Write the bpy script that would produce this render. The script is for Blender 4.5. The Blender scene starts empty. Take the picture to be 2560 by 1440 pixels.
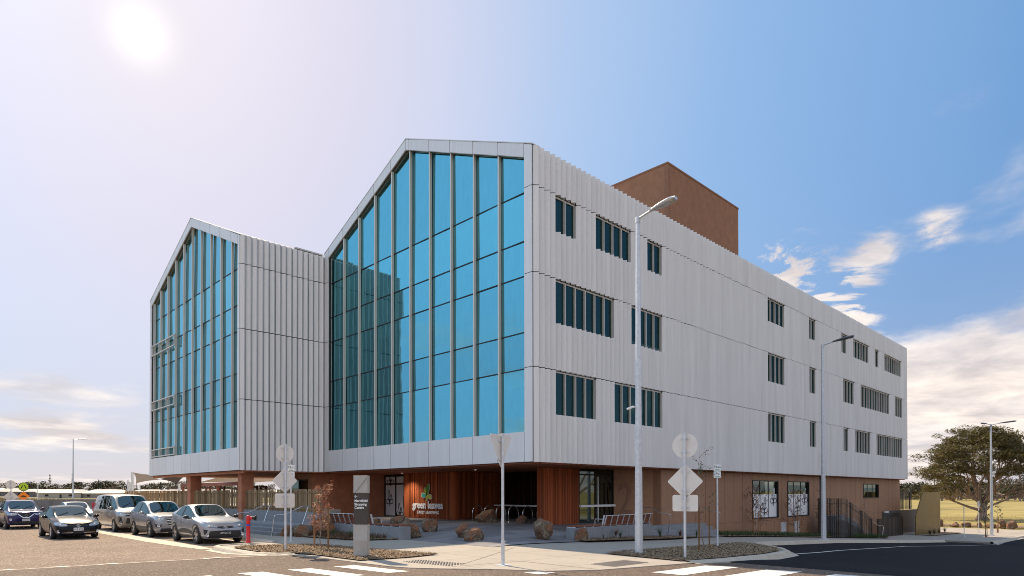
import bpy, bmesh, math, random
from math import sin, cos, pi, radians, sqrt, atan2, hypot
from mathutils import Vector, Matrix, Quaternion, noise
from mathutils.bvhtree import BVHTree
R = random.Random(7)
sc = bpy.context.scene
col = sc.collection

# ------------------------------------------------------------------ camera
cam_d = bpy.data.cameras.new('camera'); cam = bpy.data.objects.new('camera', cam_d); col.objects.link(cam)
sc.camera = cam
YAW, PITCH, ROLL = 0.7982, 0.0095, -0.0016
Fv = Vector((cos(YAW)*cos(PITCH), sin(YAW)*cos(PITCH), sin(PITCH)))
Rv = Vector((sin(YAW), -cos(YAW), 0)); Uv = Rv.cross(Fv)
R2 = Rv*cos(ROLL) + Uv*sin(ROLL); U2 = Uv*cos(ROLL) - Rv*sin(ROLL)
M = Matrix((R2, U2, -Fv)).transposed().to_4x4(); M.translation = Vector((0, 0, 1.9))
cam.matrix_world = M
cam_d.sensor_width = 36; cam_d.lens = 36*1603.5/2560
cam_d.shift_y = (1217.07-720)/2560
cam_d.clip_start = 0.1; cam_d.clip_end = 20000

# ------------------------------------------------------------------ light
SUN_AZ, SUN_EL = radians(81), radians(42.5)
sdir = Vector((cos(SUN_EL)*cos(SUN_AZ), cos(SUN_EL)*sin(SUN_AZ), sin(SUN_EL)))
sun_d = bpy.data.lights.new('sun', 'SUN'); sun_d.energy = 4.8; sun_d.angle = radians(0.5); sun_d.color = (1.0, 0.80, 0.56)
sun = bpy.data.objects.new('sun', sun_d); col.objects.link(sun)
sun.rotation_euler = sdir.to_track_quat('Z', 'Y').to_euler(); sun.location = (0, 0, 60)
sc.view_settings.view_transform = 'Standard'; sc.view_settings.look = 'None'
sc.cycles.filter_width = 0.95
sc.view_settings.exposure = 0.55; sc.view_settings.gamma = 1.0

class NT:
    def __init__(s, nt): s.nt = nt; s.n = nt.nodes; s.l = nt.links
    def new(s, t, **k):
        n = s.n.new(t)
        for a, b in k.items(): setattr(n, a, b)
        return n
    def link(s, a, b): s.l.new(a, b)
    def val(s, sock, v):
        if hasattr(v, 'bl_idname') or hasattr(v, 'links'): s.l.new(v, sock)
        else: sock.default_value = v
    def math(s, op, a, b=0.0, c=None, clamp=False):
        n = s.n.new('ShaderNodeMath'); n.operation = op; n.use_clamp = clamp
        s.val(n.inputs[0], a); s.val(n.inputs[1], b)
        if c is not None: s.val(n.inputs[2], c)
        return n.outputs[0]
    def mix(s, f, a, b, t='MIX'):
        n = s.n.new('ShaderNodeMix'); n.data_type = 'RGBA'; n.blend_type = t
        s.val(n.inputs[0], f); s.val(n.inputs[6], a); s.val(n.inputs[7], b)
        return n.outputs[2]
    def noise(s, vec, scale, detail=4, rough=.55, dist=0):
        n = s.n.new('ShaderNodeTexNoise')
        if vec is not None: s.l.new(vec, n.inputs['Vector'])
        n.inputs['Scale'].default_value = scale; n.inputs['Detail'].default_value = detail
        n.inputs['Roughness'].default_value = rough; n.inputs['Distortion'].default_value = dist
        return n.outputs['Fac']
    def ramp(s, f, pts, interp='LINEAR'):
        n = s.n.new('ShaderNodeValToRGB'); n.color_ramp.interpolation = interp
        e = n.color_ramp.elements
        while len(e) < len(pts): e.new(.5)
        for i, (p, c) in enumerate(pts):
            e[i].position = p; e[i].color = (c, c, c, 1) if not isinstance(c, (tuple, list)) else (*c, 1)[:4]
        s.l.new(f, n.inputs[0]); return n.outputs[0]

def c4(c): return (c[0], c[1], c[2], 1)
world = bpy.data.worlds.new('World'); sc.world = world; world.use_nodes = True
W = NT(world.node_tree); W.n.clear()
wo = W.new('ShaderNodeOutputWorld'); bg = W.new('ShaderNodeBackground'); W.link(bg.outputs[0], wo.inputs[0])
sky = W.new('ShaderNodeTexSky', sky_type='NISHITA', sun_disc=False)
sky.sun_elevation = SUN_EL; sky.sun_rotation = radians(90) - SUN_AZ
sky.air_density = 1.0; sky.dust_density = 1.6; sky.ozone_density = 1.6; sky.altitude = 50
tc = W.new('ShaderNodeTexCoord'); sep = W.new('ShaderNodeSeparateXYZ'); W.link(tc.outputs['Generated'], sep.inputs[0])
zz = W.math('MAXIMUM', sep.outputs[2], 0.0)
def wdot(v):
    n = W.new('ShaderNodeVectorMath', operation='DOT_PRODUCT'); W.link(tc.outputs['Generated'], n.inputs[0]); n.inputs[1].default_value = v
    return W.math('MAXIMUM', n.outputs['Value'], 0.0)
BG = .11
def S(c, k=1.0): return (c[0]*k/BG, c[1]*k/BG, c[2]*k/BG, 1)
base = sky.outputs[0]
# deep clear blue high up, pale towards the horizon

# bright milky area round the sun, fading to the right
gd = Vector((cos(radians(32))*cos(radians(76)), cos(radians(32))*sin(radians(76)), sin(radians(32))))
dg = wdot(gd)
grad = W.new('ShaderNodeValToRGB'); W.link(dg, grad.inputs[0]); E_ = grad.color_ramp.elements
while len(E_) < 7: E_.new(.5)
for e_, (p_, c_) in zip(E_, [(0, (.10, .22, .44)), (.5, (.115, .25, .475)), (.75, (.195, .335, .555)), (.87, (.30, .405, .585)), (.94, (.43, .455, .575)), (.975, (.475, .455, .545)), (1, (.50, .47, .545))]):
    e_.position = p_; e_.color = (c_[0], c_[1], c_[2], 1)
gk = W.mix(1.0, grad.outputs[0], (1/BG, 1/BG, 1/BG, 1), 'MULTIPLY')
base = W.mix(.90, base, gk)
warm = W.math('POWER', dg, 260.0)
base = W.mix(W.math('MULTIPLY', warm, .6, clamp=True), base, S((.60, .545, .57)))
core = W.math('POWER', dg, 2600.0)
base = W.mix(W.math('MULTIPLY', core, 1.0, clamp=True), base, S((.88, .80, .78)))
# cream horizon
hz = W.math('POWER', W.math('SUBTRACT', 1.0, zz), 7.5)
base = W.mix(W.math('MULTIPLY', hz, .70), base, S((.60, .49, .42)))
# added sky lobes: bright left for glazing reflections, pale fill behind the viewpoint
lft = W.math('POWER', wdot(Vector((cos(radians(138))*cos(radians(24)), sin(radians(138))*cos(radians(24)), sin(radians(24))))), 5.0)
base = W.mix(W.math('MULTIPLY', lft, .75, clamp=True), base, S((.50, .80, 1.12)))
bck = W.math('POWER', wdot(Vector((cos(radians(245))*cos(radians(30)), sin(radians(245))*cos(radians(30)), sin(radians(30))))), 2.0)
base = W.mix(W.math('MULTIPLY', bck, .75, clamp=True), base, S((.74, .74, .76)))
# clouds laid out on a plane overhead
cx = W.math('DIVIDE', sep.outputs[0], W.math('ADD', zz, .10)); cy_ = W.math('DIVIDE', sep.outputs[1], W.math('ADD', zz, .10))
cmb = W.new('ShaderNodeCombineXYZ'); W.link(cx, cmb.inputs[0]); W.link(cy_, cmb.inputs[1]); cmb.inputs[2].default_value = 14.4
cn = W.noise(cmb.outputs[0], .62, 9, .56, .25)
right = W.math('MULTIPLY', W.math('POWER', wdot(Vector((cos(radians(2)), sin(radians(2)), .16)).normalized()), 9.0), .20)
left = W.math('MULTIPLY', W.math('POWER', wdot(Vector((cos(radians(88)), sin(radians(88)), .02)).normalized()), 40.0), .06)
low = W.math('MULTIPLY', W.math('POWER', W.math('SUBTRACT', 1.0, zz), 6.0), .10)
cf = W.math('ADD', W.math('ADD', cn, right), W.math('ADD', left, low))
cf = W.math('SUBTRACT', cf, W.math('MULTIPLY', W.math('POWER', dg, 3.0), W.math('MULTIPLY', W.math('SUBTRACT', zz, .07), .9)))
cf = W.math('SUBTRACT', cf, W.math('MULTIPLY', zz, .02))
refl_c = W.math('MULTIPLY', W.math('POWER', wdot(Vector((cos(radians(150))*cos(radians(22)), sin(radians(150))*cos(radians(22)), sin(radians(22))))), 5.0), .13)  # extra cloud out of view, added for the glazing to reflect
cf = W.math('ADD', cf, refl_c)
def dirv(az, el): return Vector((cos(radians(az))*cos(radians(el)), sin(radians(az))*cos(radians(el)), sin(radians(el))))
fine = W.noise(cmb.outputs[0], 5.5, 9, .62, .5)
for az_, el_, pw_, wt_ in ((22.8, 17.6, 900, .42), (18.6, 14.6, 900, .33), (11.9, 18.8, 4200, .17), (16.0, 18.2, 2600, .11)):
    cf = W.math('ADD', cf, W.math('MULTIPLY', W.math('POWER', wdot(dirv(az_, el_)), pw_), W.math('MULTIPLY', W.math("MULTIPLY", W.math("MAXIMUM", W.math("SUBTRACT", fine, .36), 0.0), 5.0), wt_)))
cm = W.ramp(cf, [(.60, 0.0), (.74, .85), (.9, 1.0)], 'EASE')
above = W.ramp(zz, [(.42, 1.0), (.55, 0.0)])
cn2 = W.noise(cmb.outputs[0], 1.9, 6, .6, .2)
ccol = W.mix(W.ramp(cn2, [(.38, 0.0), (.62, 1.0)]), S((.50, .45, .44)), S((.80, .71, .64)))
base = W.mix(W.math('MULTIPLY', cm, above), base, ccol)
W.link(base, bg.inputs[0]); bg.inputs[1].default_value = BG

# ------------------------------------------------------------------ materials
MATS = {}
def mat(name, c, rough=.6, metal=0, var=.12, vs=3.0, bump=0, bs=40, c2=None, spec=.5, coat=0, detail=5, sc2=None, trans=0, obj=True):
    if name in MATS: return MATS[name]
    m = bpy.data.materials.new(name); m.use_nodes = True; t = NT(m.node_tree)
    b = t.n['Principled BSDF']; t_c = t.new('ShaderNodeTexCoord'); v = t_c.outputs['Object']
    if sc2:
        mp = t.new('ShaderNodeMapping'); mp.inputs['Scale'].default_value = sc2; t.link(v, mp.inputs[0]); v = mp.outputs[0]
    f = t.noise(v, vs, detail, .6)
    lo = c4([x*(1-var) for x in c]); hi = c4(c2) if c2 else c4([x*(1+var) for x in c])
    colr = t.mix(t.ramp(f, [(.3, 0.0), (.7, 1.0)]), lo, hi)
    t.link(colr, b.inputs['Base Color'])
    b.inputs['Roughness'].default_value = rough; b.inputs['Metallic'].default_value = metal
    b.inputs['Specular IOR Level'].default_value = spec; b.inputs['Coat Weight'].default_value = coat
    b.inputs['Coat Roughness'].default_value = .04
    if trans:
        b.inputs['Subsurface Weight'].default_value = 0
        tr = t.new('ShaderNodeBsdfTranslucent'); t.link(colr, tr.inputs[0]); ms = t.new('ShaderNodeMixShader'); ms.inputs[0].default_value = trans
        t.link(b.outputs[0], ms.inputs[1]); t.link(tr.outputs[0], ms.inputs[2]); t.link(ms.outputs[0], t.n['Material Output'].inputs[0])
    if bump:
        bn = t.new('ShaderNodeBump'); bn.inputs['Strength'].default_value = bump; bn.inputs['Distance'].default_value = .02
        t.link(t.noise(v, bs, 6, .65), bn.inputs['Height']); t.link(bn.outputs[0], b.inputs['Normal'])
    if name in ('silver_cladding', 'brown_wall_panel'):
        ge = t.new('ShaderNodeNewGeometry'); k_ = t.math('MULTIPLY_ADD', ge.outputs['Random Per Island'], .09, .94)
        cb = t.new('ShaderNodeVectorMath', operation='SCALE'); t.link(colr, cb.inputs[0]); t.link(k_, cb.inputs['Scale']); t.link(cb.outputs[0], b.inputs['Base Color'])
    MATS[name] = m; return m

def asphalt(name, c, speck, c_sp):
    m = bpy.data.materials.new(name); m.use_nodes = True; t = NT(m.node_tree); b = t.n['Principled BSDF']
    v = t.new('ShaderNodeTexCoord').outputs['Object']
    big = t.ramp(t.noise(v, .35, 6, .6), [(.35, 0.0), (.65, 1.0)])
    base = t.mix(big, c4([x*.82 for x in c]), c4([x*1.15 for x in c]))
    vo = t.new('ShaderNodeTexVoronoi'); t.link(v, vo.inputs['Vector']); vo.inputs['Scale'].default_value = 26
    sp = t.ramp(vo.outputs['Color'], [(.55, 0.0), (.95, 1.0)])
    base = t.mix(t.math('MULTIPLY', sp, speck), base, c4(c_sp))
    vo2 = t.new('ShaderNodeTexVoronoi'); t.link(v, vo2.inputs['Vector']); vo2.inputs['Scale'].default_value = 90
    base = t.mix(t.ramp(vo2.outputs['Color'], [(.1, .45), (.5, 0.0)]), base, c4([x*.35 for x in c]))
    # faint tyre lanes and repaired patches
    dark = t.ramp(t.noise(v, 1.4, 3, .5), [(.52, 0.0), (.7, .22)])
    base = t.mix(dark, base, c4([x*.6 for x in c]))
    t.link(base, b.inputs['Base Color']); b.inputs['Roughness'].default_value = .85; b.inputs['Specular IOR Level'].default_value = .15
    bn = t.new('ShaderNodeBump'); bn.inputs['Strength'].default_value = .8; bn.inputs['Distance'].default_value = .012
    t.link(vo.outputs['Distance'], bn.inputs['Height']); t.link(bn.outputs[0], b.inputs['Normal'])
    return m

def concrete(name, c, brush=(1, 1, 1), joint=None, var=.10):
    m = bpy.data.materials.new(name); m.use_nodes = True; t = NT(m.node_tree); b = t.n['Principled BSDF']
    v = t.new('ShaderNodeTexCoord').outputs['Object']
    mp = t.new('ShaderNodeMapping'); mp.inputs['Scale'].default_value = brush; t.link(v, mp.inputs[0])
    a = t.noise(mp.outputs[0], 3.0, 8, .7); bgn = t.noise(v, .6, 5, .6)
    base = t.mix(t.ramp(a, [(.3, 0.0), (.7, 1.0)]), c4([x*(1-var) for x in c]), c4([x*(1+var) for x in c]))
    base = t.mix(t.ramp(bgn, [(.45, 0.0), (.75, .35)]), base, c4([x*.72 for x in c]))
    if joint:
        br = t.new('ShaderNodeTexBrick'); t.link(v, br.inputs['Vector']); br.offset = 0 if joint[3] else .5
        br.inputs['Scale'].default_value = 1; br.inputs['Brick Width'].default_value = joint[0]; br.inputs['Row Height'].default_value = joint[1]
        br.inputs['Mortar Size'].default_value = joint[2]
        br.inputs['Color1'].default_value = (1, 1, 1, 1); br.inputs['Color2'].default_value = (.62, .60, .60, 1) if len(joint) > 4 else (.95, .95, .95, 1)
        br.inputs['Mortar'].default_value = (.35, .33, .3, 1)
        base = t.mix(1.0, base, br.outputs['Color'], 'MULTIPLY')
    t.link(base, b.inputs['Base Color']); b.inputs['Roughness'].default_value = .85
    bn = t.new('ShaderNodeBump'); bn.inputs['Strength'].default_value = .35; bn.inputs['Distance'].default_value = .01
    t.link(a, bn.inputs['Height']); t.link(bn.outputs[0], b.inputs['Normal'])
    return m

def glass(name, tint, refl, thru, k=.6, rough=.02, wav=0.0):
    m = bpy.data.materials.new(name); m.use_nodes = True; t = NT(m.node_tree); t.n.remove(t.n['Principled BSDF'])
    g = t.new('ShaderNodeBsdfGlossy'); g.inputs['Roughness'].default_value = rough; g.inputs[0].default_value = c4(refl)
    tr = t.new('ShaderNodeBsdfTransparent'); tr.inputs[0].default_value = c4(thru)
    df = t.new('ShaderNodeBsdfDiffuse'); df.inputs[0].default_value = c4(tint)
    m1 = t.new('ShaderNodeMixShader'); m1.inputs[0].default_value = .72; t.link(df.outputs[0], m1.inputs[1]); t.link(tr.outputs[0], m1.inputs[2])
    lw = t.new('ShaderNodeLayerWeight'); lw.inputs[0].default_value = .35
    fac = t.math('ADD', t.math('MULTIPLY', t.math('POWER', lw.outputs['Facing'], 2.0), (1-k)*.6), k, clamp=True)
    ms = t.new('ShaderNodeMixShader'); t.link(fac, ms.inputs[0]); t.link(m1.outputs[0], ms.inputs[1]); t.link(g.outputs[0], ms.inputs[2])
    t.link(ms.outputs[0], t.n['Material Output'].inputs[0])
    if wav:
        ge = t.new('ShaderNodeNewGeometry'); v0 = t.new('ShaderNodeTexCoord').outputs['Object']
        mp = t.new('ShaderNodeMapping'); mp.inputs['Scale'].default_value = (2.2, 2.2, .5); t.link(v0, mp.inputs[0])
        st = t.ramp(t.noise(mp.outputs[0], 2.4, 6, .65), [(.25, .90), (.75, 1.05)])
        isl = t.ramp(ge.outputs['Random Per Island'], [(0, .70), (1, 1.18)])
        cc = t.mix(1.0, c4(refl), t.mix(1.0, st, isl, 'MULTIPLY'), 'MULTIPLY'); cc = t.mix(t.math('MULTIPLY', ge.outputs['Random Per Island'], .35), cc, c4([refl[0]*.7, refl[1]*1.0, refl[2]*.85])); t.link(cc, g.inputs[0])
        bn = t.new('ShaderNodeBump'); bn.inputs['Strength'].default_value = wav; bn.inputs['Distance'].default_value = .05
        v = t.new('ShaderNodeTexCoord').outputs['Object']
        t.link(t.noise(v, .8, 2, .5), bn.inputs['Height']); t.link(bn.outputs[0], g.inputs['Normal'])
    return m

def timber(name, c, pitch=.085, along='z', dirx=(1, 1, 0)):
    """battens: colour changes from one board to the next, grain runs along each"""
    m = bpy.data.materials.new(name); m.use_nodes = True; t = NT(m.node_tree); b = t.n['Principled BSDF']
    v = t.new('ShaderNodeTexCoord').outputs['Object']
    dp = t.new('ShaderNodeVectorMath', operation='DOT_PRODUCT'); t.link(v, dp.inputs[0]); dp.inputs[1].default_value = dirx
    cell = t.math('FLOOR', t.math('DIVIDE', dp.outputs['Value'], pitch))
    wn = t.new('ShaderNodeTexWhiteNoise'); wn.noise_dimensions = '1D'; t.link(cell, wn.inputs['W'])
    mp = t.new('ShaderNodeMapping'); mp.inputs['Scale'].default_value = (30, 30, 1.2) if along == 'z' else (2, 2, 30); t.link(v, mp.inputs[0])
    gr = t.noise(mp.outputs[0], 1.0, 5, .65)
    base = t.mix(wn.outputs['Value'], c4([x*.5 for x in c]), c4([x*1.6 for x in c]))
    base = t.mix(t.ramp(gr, [(.35, 0.0), (.7, .55)]), base, c4([c[0]*.55, c[1]*.4, c[2]*.35]))
    t.link(base, b.inputs['Base Color']); b.inputs['Roughness'].default_value = .7; b.inputs['Specular IOR Level'].default_value = .15
    MATS[name] = m; return m

K = dict(
 clad=mat('silver_cladding', (.76, .75, .75), .42, .12, .05, 1.2, .04, 60, sc2=(5, 5, .35)),
 clad_trim=mat('aluminium_frame', (.66, .62, .57), .4, .2, .03, 1),
 joint=mat('dark_joint', (.035, .035, .037), .8, 0, .1),
 roof=mat('roof_sheet', (.42, .42, .43), .4, .3, .05, 1),
 render=mat('red_brown_render', (.46, .185, .10), .85, 0, .22, 2.2, .5, 30),
 panel=mat('brown_wall_panel', (.36, .19, .108), .7, 0, .10, 5, .15, 50),
 soffit=timber('timber_soffit', (.34, .13, .07), .12, 'h', (1, 0, 0)),
 timber=timber('timber_batten', (.38, .108, .042), .085),
 bench_wood=timber('bench_timber', (.20, .075, .045), .1, 'h', (0, 0, 1)),
 glassb=glass('blue_reflective_glass', (.012, .05, .055), (.24, .60, .72), (.22, .42, .40), .60, .015, .06),
 glassd=glass('dark_green_glass', (.006, .022, .024), (.065, .15, .155), (.22, .34, .32), .45),
 glassp=glass('hazy_reflection_glass', (.02, .055, .06), (.36, .66, .76), (.24, .42, .42), .62, .02, .06),  # same glass as the main gable, hazier reflection put into a paler tint
 glassn=glass('ground_floor_glass', (.008, .012, .010), (.42, .50, .46), (.25, .30, .27), .25),
 dark=mat('dark_interior', (.03, .032, .034), .8, 0, .2, 1),
 inter=mat('interior_plaster', (.45, .46, .44), .8, 0, .2, .8),
 black=mat('black_metal', (.018, .016, .016), .5, .2, .2),
 white=mat('white_paint', (.88, .88, .88), .45, 0, .03),
 frost=mat('frosted_film', (.86, .86, .88), .35, 0, .04, 2),
 galv=mat('galvanised_steel', (.66, .68, .71), .42, .4, .14, 9, .1, 30),
 alu=mat('sign_back_aluminium', (.78, .74, .69), .5, .15, .06, 4),
 steel=mat('stainless_rail', (.60, .61, .63), .25, .9, .05, 6),
 conc=concrete('bench_concrete', (.25, .255, .27), (3, 3, .5), None, .14),
 path=concrete('footpath_concrete', (.39, .345, .29), (.6, 5, 1), (1.8, 1.8, .012, 1)),
 plaza=concrete('plaza_paving', (.25, .24, .25), (.5, 4, 1), (2.9, .95, .012, 0, 1), .1),
 kerb=concrete('kerb_concrete', (.52, .45, .36), (1, 1, 1), None, .16),
 asph=asphalt('worn_asphalt', (.20, .145, .112), .75, (.60, .47, .37)),
 asphd=asphalt('shade_new_asphalt', (.009, .0085, .011), .3, (.035, .035, .04)),  # near-black colour takes in the building's shade besides newer asphalt
 paint=mat('road_paint', (.72, .69, .64), .6, 0, .10, 5, .3, 60),
 mulch=mat('bark_mulch', (.11, .065, .038), .9, 0, .5, 40, .9, 60, (.56, .40, .25)),
 grass=mat('dry_grass', (.16, .15, .045), .9, 0, .3, .8, .4, 12, (.27, .23, .08), sc2=(1, 1, 1)),
 field=mat('pasture', (.22, .18, .045), .95, 0, .25, .06, .5, 3, (.40, .31, .095), detail=9),
 soil=mat('bare_soil', (.20, .13, .08), .95, 0, .3, 1.5, .6, 8),
 rock=None, leaf=mat('leaf_olive', (.09, .08, .02), .6, 0, .45, 2.2, 0, 1, (.19, .15, .045), trans=.28),
 leafd=mat('leaf_dark', (.025, .034, .014), .6, 0, .4, 1.5, 0, 1, (.065, .065, .028), trans=.2),
 leafr=mat('leaf_russet', (.26, .085, .045), .6, 0, .45, 12, 0, 1, (.55, .26, .16), trans=.4),
 leafb=mat('leaf_brown', (.13, .055, .030), .7, 0, .4, 9, 0, 1, (.24, .11, .06), trans=.3),
 leafg=mat('leaf_green', (.035, .07, .018), .55, 0, .4, 9, 0, 1, (.10, .15, .05), trans=.3),
 bark=mat('bark_grey', (.22, .15, .12), .9, 0, .35, 4, .6, 12, (.50, .37, .31)),
 stake=timber('stake_timber', (.36, .20, .095), .5),
 fence=timber('fence_batten', (.34, .24, .13), .09),
 fenced=mat('dark_fence', (.045, .032, .022), .6, .2, .25, 8),
 gold=mat('gold_perforated', (.24, .165, .05), .4, .5, .15, 2, .3, 60, trans=.25),
 red=mat('hydrant_red', (.60, .018, .022), .32, 0, .08, 5),
 tyre=mat('tyre_rubber', (.02, .02, .021), .75, 0, .1),
 rim=mat('alloy', (.45, .45, .46), .28, .85, .05),
 rimd=mat('alloy_dark', (.05, .05, .055), .35, .6, .05),
 trim=mat('black_plastic', (.022, .022, .024), .5, 0, .1),
 chrome=mat('chrome', (.75, .76, .78), .08, 1, .02),
 lampg=mat('headlight_lens', (.42, .45, .48), .06, .6, .1, 20),
 sail=mat('shade_cloth', (.52, .43, .34), .8, 0, .06, trans=.35),
 saild=mat('shade_cloth_dark', (.11, .08, .06), .8, 0, .06, trans=.2),
 rust=mat('corten_paint', (.22, .06, .03), .6, 0, .2),
)
def rockmat():
    m = bpy.data.materials.new('weathered_basalt'); m.use_nodes = True; t = NT(m.node_tree); b = t.n['Principled BSDF']
    v = t.new('ShaderNodeTexCoord').outputs['Object']
    c = t.ramp(t.noise(v, 3.2, 8, .7), [(.30, (.045, .035, .03)), (.42, (.34, .14, .065)), (.53, (.13, .10, .07)), (.62, (.36, .28, .19)), (.8, (.10, .09, .075))])
    c = t.mix(t.ramp(t.noise(v, 22, 4, .6), [(.35, .6), (.6, 0.0)]), c, (.04, .03, .025, 1))
    t.link(c, b.inputs['Base Color']); b.inputs['Roughness'].default_value = .9
    bn = t.new('ShaderNodeBump'); bn.inputs['Strength'].default_value = .9; bn.inputs['Distance'].default_value = .05
    t.link(t.noise(v, 9, 8, .7), bn.inputs['Height']); t.link(bn.outputs[0], b.inputs['Normal']); return m
K['rock'] = rockmat()

# ------------------------------------------------------------------ mesh helpers
class MB:
    def __init__(s): s.v = []; s.f = []; s.m = []
    def add(s, vs, fs, mi=0):
        o = len(s.v); s.v += [tuple(v) for v in vs]; s.f += [tuple(i+o for i in f) for f in fs]; s.m += [mi]*len(fs); return s
    def quad(s, a, b, c, d, mi=0): return s.add([a, b, c, d], [(0, 1, 2, 3)], mi)
    def poly(s, pts, mi=0): return s.add(pts, [tuple(range(len(pts)))], mi)
    def box(s, x0, x1, y0, y1, z0, z1, mi=0):
        return s.add([(x0, y0, z0), (x1, y0, z0), (x1, y1, z0), (x0, y1, z0), (x0, y0, z1), (x1, y0, z1), (x1, y1, z1), (x0, y1, z1)],
                     [(3, 2, 1, 0), (4, 5, 6, 7), (0, 1, 5, 4), (1, 2, 6, 5), (2, 3, 7, 6), (3, 0, 4, 7)], mi)
    def obox(s, c, ux, uy, uz, mi=0):
        """oriented box: centre and three half vectors"""
        c, ux, uy, uz = Vector(c), Vector(ux), Vector(uy), Vector(uz)
        P = [c+ux*a+uy*b+uz*d for d in (-1, 1) for a, b in ((-1, -1), (1, -1), (1, 1), (-1, 1))]
        return s.add(P, [(3, 2, 1, 0), (4, 5, 6, 7), (0, 1, 5, 4), (1, 2, 6, 5), (2, 3, 7, 6), (3, 0, 4, 7)], mi)
    def prism(s, pts, d, mi=0):
        """closed polygon extruded by vector d"""
        n = len(pts); d = Vector(d); P = [Vector(p) for p in pts]; Q = [p+d for p in P]
        return s.add(P+Q, [tuple(range(n))[::-1], tuple(range(n, 2*n))]+[(i, (i+1) % n, n+(i+1) % n, n+i) for i in range(n)], mi)
    def tube(s, path, r, n=8, mi=0, cap=True):
        path = [Vector(p) for p in path]; rs = r if isinstance(r, (list, tuple)) else [r]*len(path)
        rings = []; up = None
        for i, p in enumerate(path):
            t = (path[min(i+1, len(path)-1)]-path[max(i-1, 0)]).normalized()
            if up is None: up = Vector((0, 0, 1)) if abs(t.z) < .9 else Vector((1, 0, 0))
            a = t.cross(up).normalized(); b = a.cross(t).normalized(); up = b if b.length > 0 else up
            rings.append([p+(a*cos(2*pi*k/n)+b*sin(2*pi*k/n))*rs[i] for k in range(n)])
        V = [v for g in rings for v in g]; F = []
        for i in range(len(path)-1):
            for k in range(n): F.append((i*n+k, i*n+(k+1) % n, (i+1)*n+(k+1) % n, (i+1)*n+k))
        if cap: F += [tuple(range(n))[::-1], tuple((len(path)-1)*n+k for k in range(n))]
        return s.add(V, F, mi)
    def lathe(s, prof, n=16, mi=0, c=(0, 0, 0), axis='z'):
        V = []; F = []
        for (r, h) in prof:
            for k in range(n):
                a = 2*pi*k/n; x, y, z = r*cos(a), r*sin(a), h
                if axis == 'y': x, y, z = x, z, y
                V.append((x+c[0], y+c[1], z+c[2]))
        for i in range(len(prof)-1):
            for k in range(n): F.append((i*n+k, i*n+(k+1) % n, (i+1)*n+(k+1) % n, (i+1)*n+k))
        return s.add(V, F, mi)
    def build(s, name, mats, parent=None, smooth=False, bevel=0):
        me = bpy.data.meshes.new(name); P = parent.location if parent else Vector((0, 0, 0))
        if parent and parent.parent: P = parent.location + parent.parent.location
        me.from_pydata([(v[0]-P[0], v[1]-P[1], v[2]-P[2]) for v in s.v], [], s.f)
        if not isinstance(mats, (list, tuple)): mats = [mats]
        for m in mats: me.materials.append(m)
        me.polygons.foreach_set('material_index', s.m); me.validate(); me.update()
        if smooth: me.polygons.foreach_set('use_smooth', [True]*len(me.polygons))
        o = bpy.data.objects.new(name, me); col.objects.link(o)
        if parent: o.parent = parent
        if bevel:
            b = o.modifiers.new('b', 'BEVEL'); b.width = bevel; b.segments = 2; b.limit_method = 'ANGLE'
        return o
def tag(o, label=None, cat=None, group=None, kind=None):
    if label: o['label'] = label
    if cat: o['category'] = cat
    if group: o['group'] = group
    if kind: o['kind'] = kind
    return o
def empty(name, loc, label=None, cat=None, group=None, rz=0):
    o = bpy.data.objects.new(name, None); col.objects.link(o); o.location = loc; o.rotation_euler = (0, 0, rz); o.empty_display_size = .2
    return tag(o, label, cat, group)
def kids(o): return [c for c in col.objects if c.parent == o]
def dup(o, parent=None, loc=None, rz=None, scale=None, label=None):
    ch = kids(o); c = o.copy(); col.objects.link(c); c.parent = parent
    if loc is not None: c.location = loc
    if rz is not None: c.rotation_euler = (0, 0, rz)
    if scale is not None: c.scale = scale if hasattr(scale, '__len__') else (scale,)*3
    if label: c['label'] = label
    for k in ch: dup(k, c)
    return c
def eval_mesh(o):
    dg = bpy.context.evaluated_depsgraph_get(); dg.update()
    return bpy.data.meshes.new_from_object(o.evaluated_get(dg))
def text_mesh(txt, size, M4, mat_, name, parent, ext=.006, align='CENTER', sx=1.0, spacing=1.0, line=1.0, bold=0.0):
    cu = bpy.data.curves.new(name, 'FONT'); cu.body = txt; cu.size = size; cu.extrude = ext; cu.align_x = align; cu.space_character = spacing; cu.space_line = line
    cu.resolution_u = 3; cu.offset = bold
    o = bpy.data.objects.new(name, cu); col.objects.link(o); me = eval_mesh(o); bpy.data.objects.remove(o)
    me.transform(Matrix.Diagonal((sx, 1, 1, 1))); me.transform(M4)
    if parent:
        P = parent.location + (parent.parent.location if parent.parent else Vector())
        me.transform(Matrix.Translation(-P))
    me.materials.clear(); me.materials.append(mat_)
    n = bpy.data.objects.new(name, me); col.objects.link(n); n.parent = parent
    return n
def basis(o, ux, uy, uz):
    m = Matrix((Vector(ux), Vector(uy), Vector(uz))).transposed().to_4x4(); m.translation = Vector(o); return m

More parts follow.
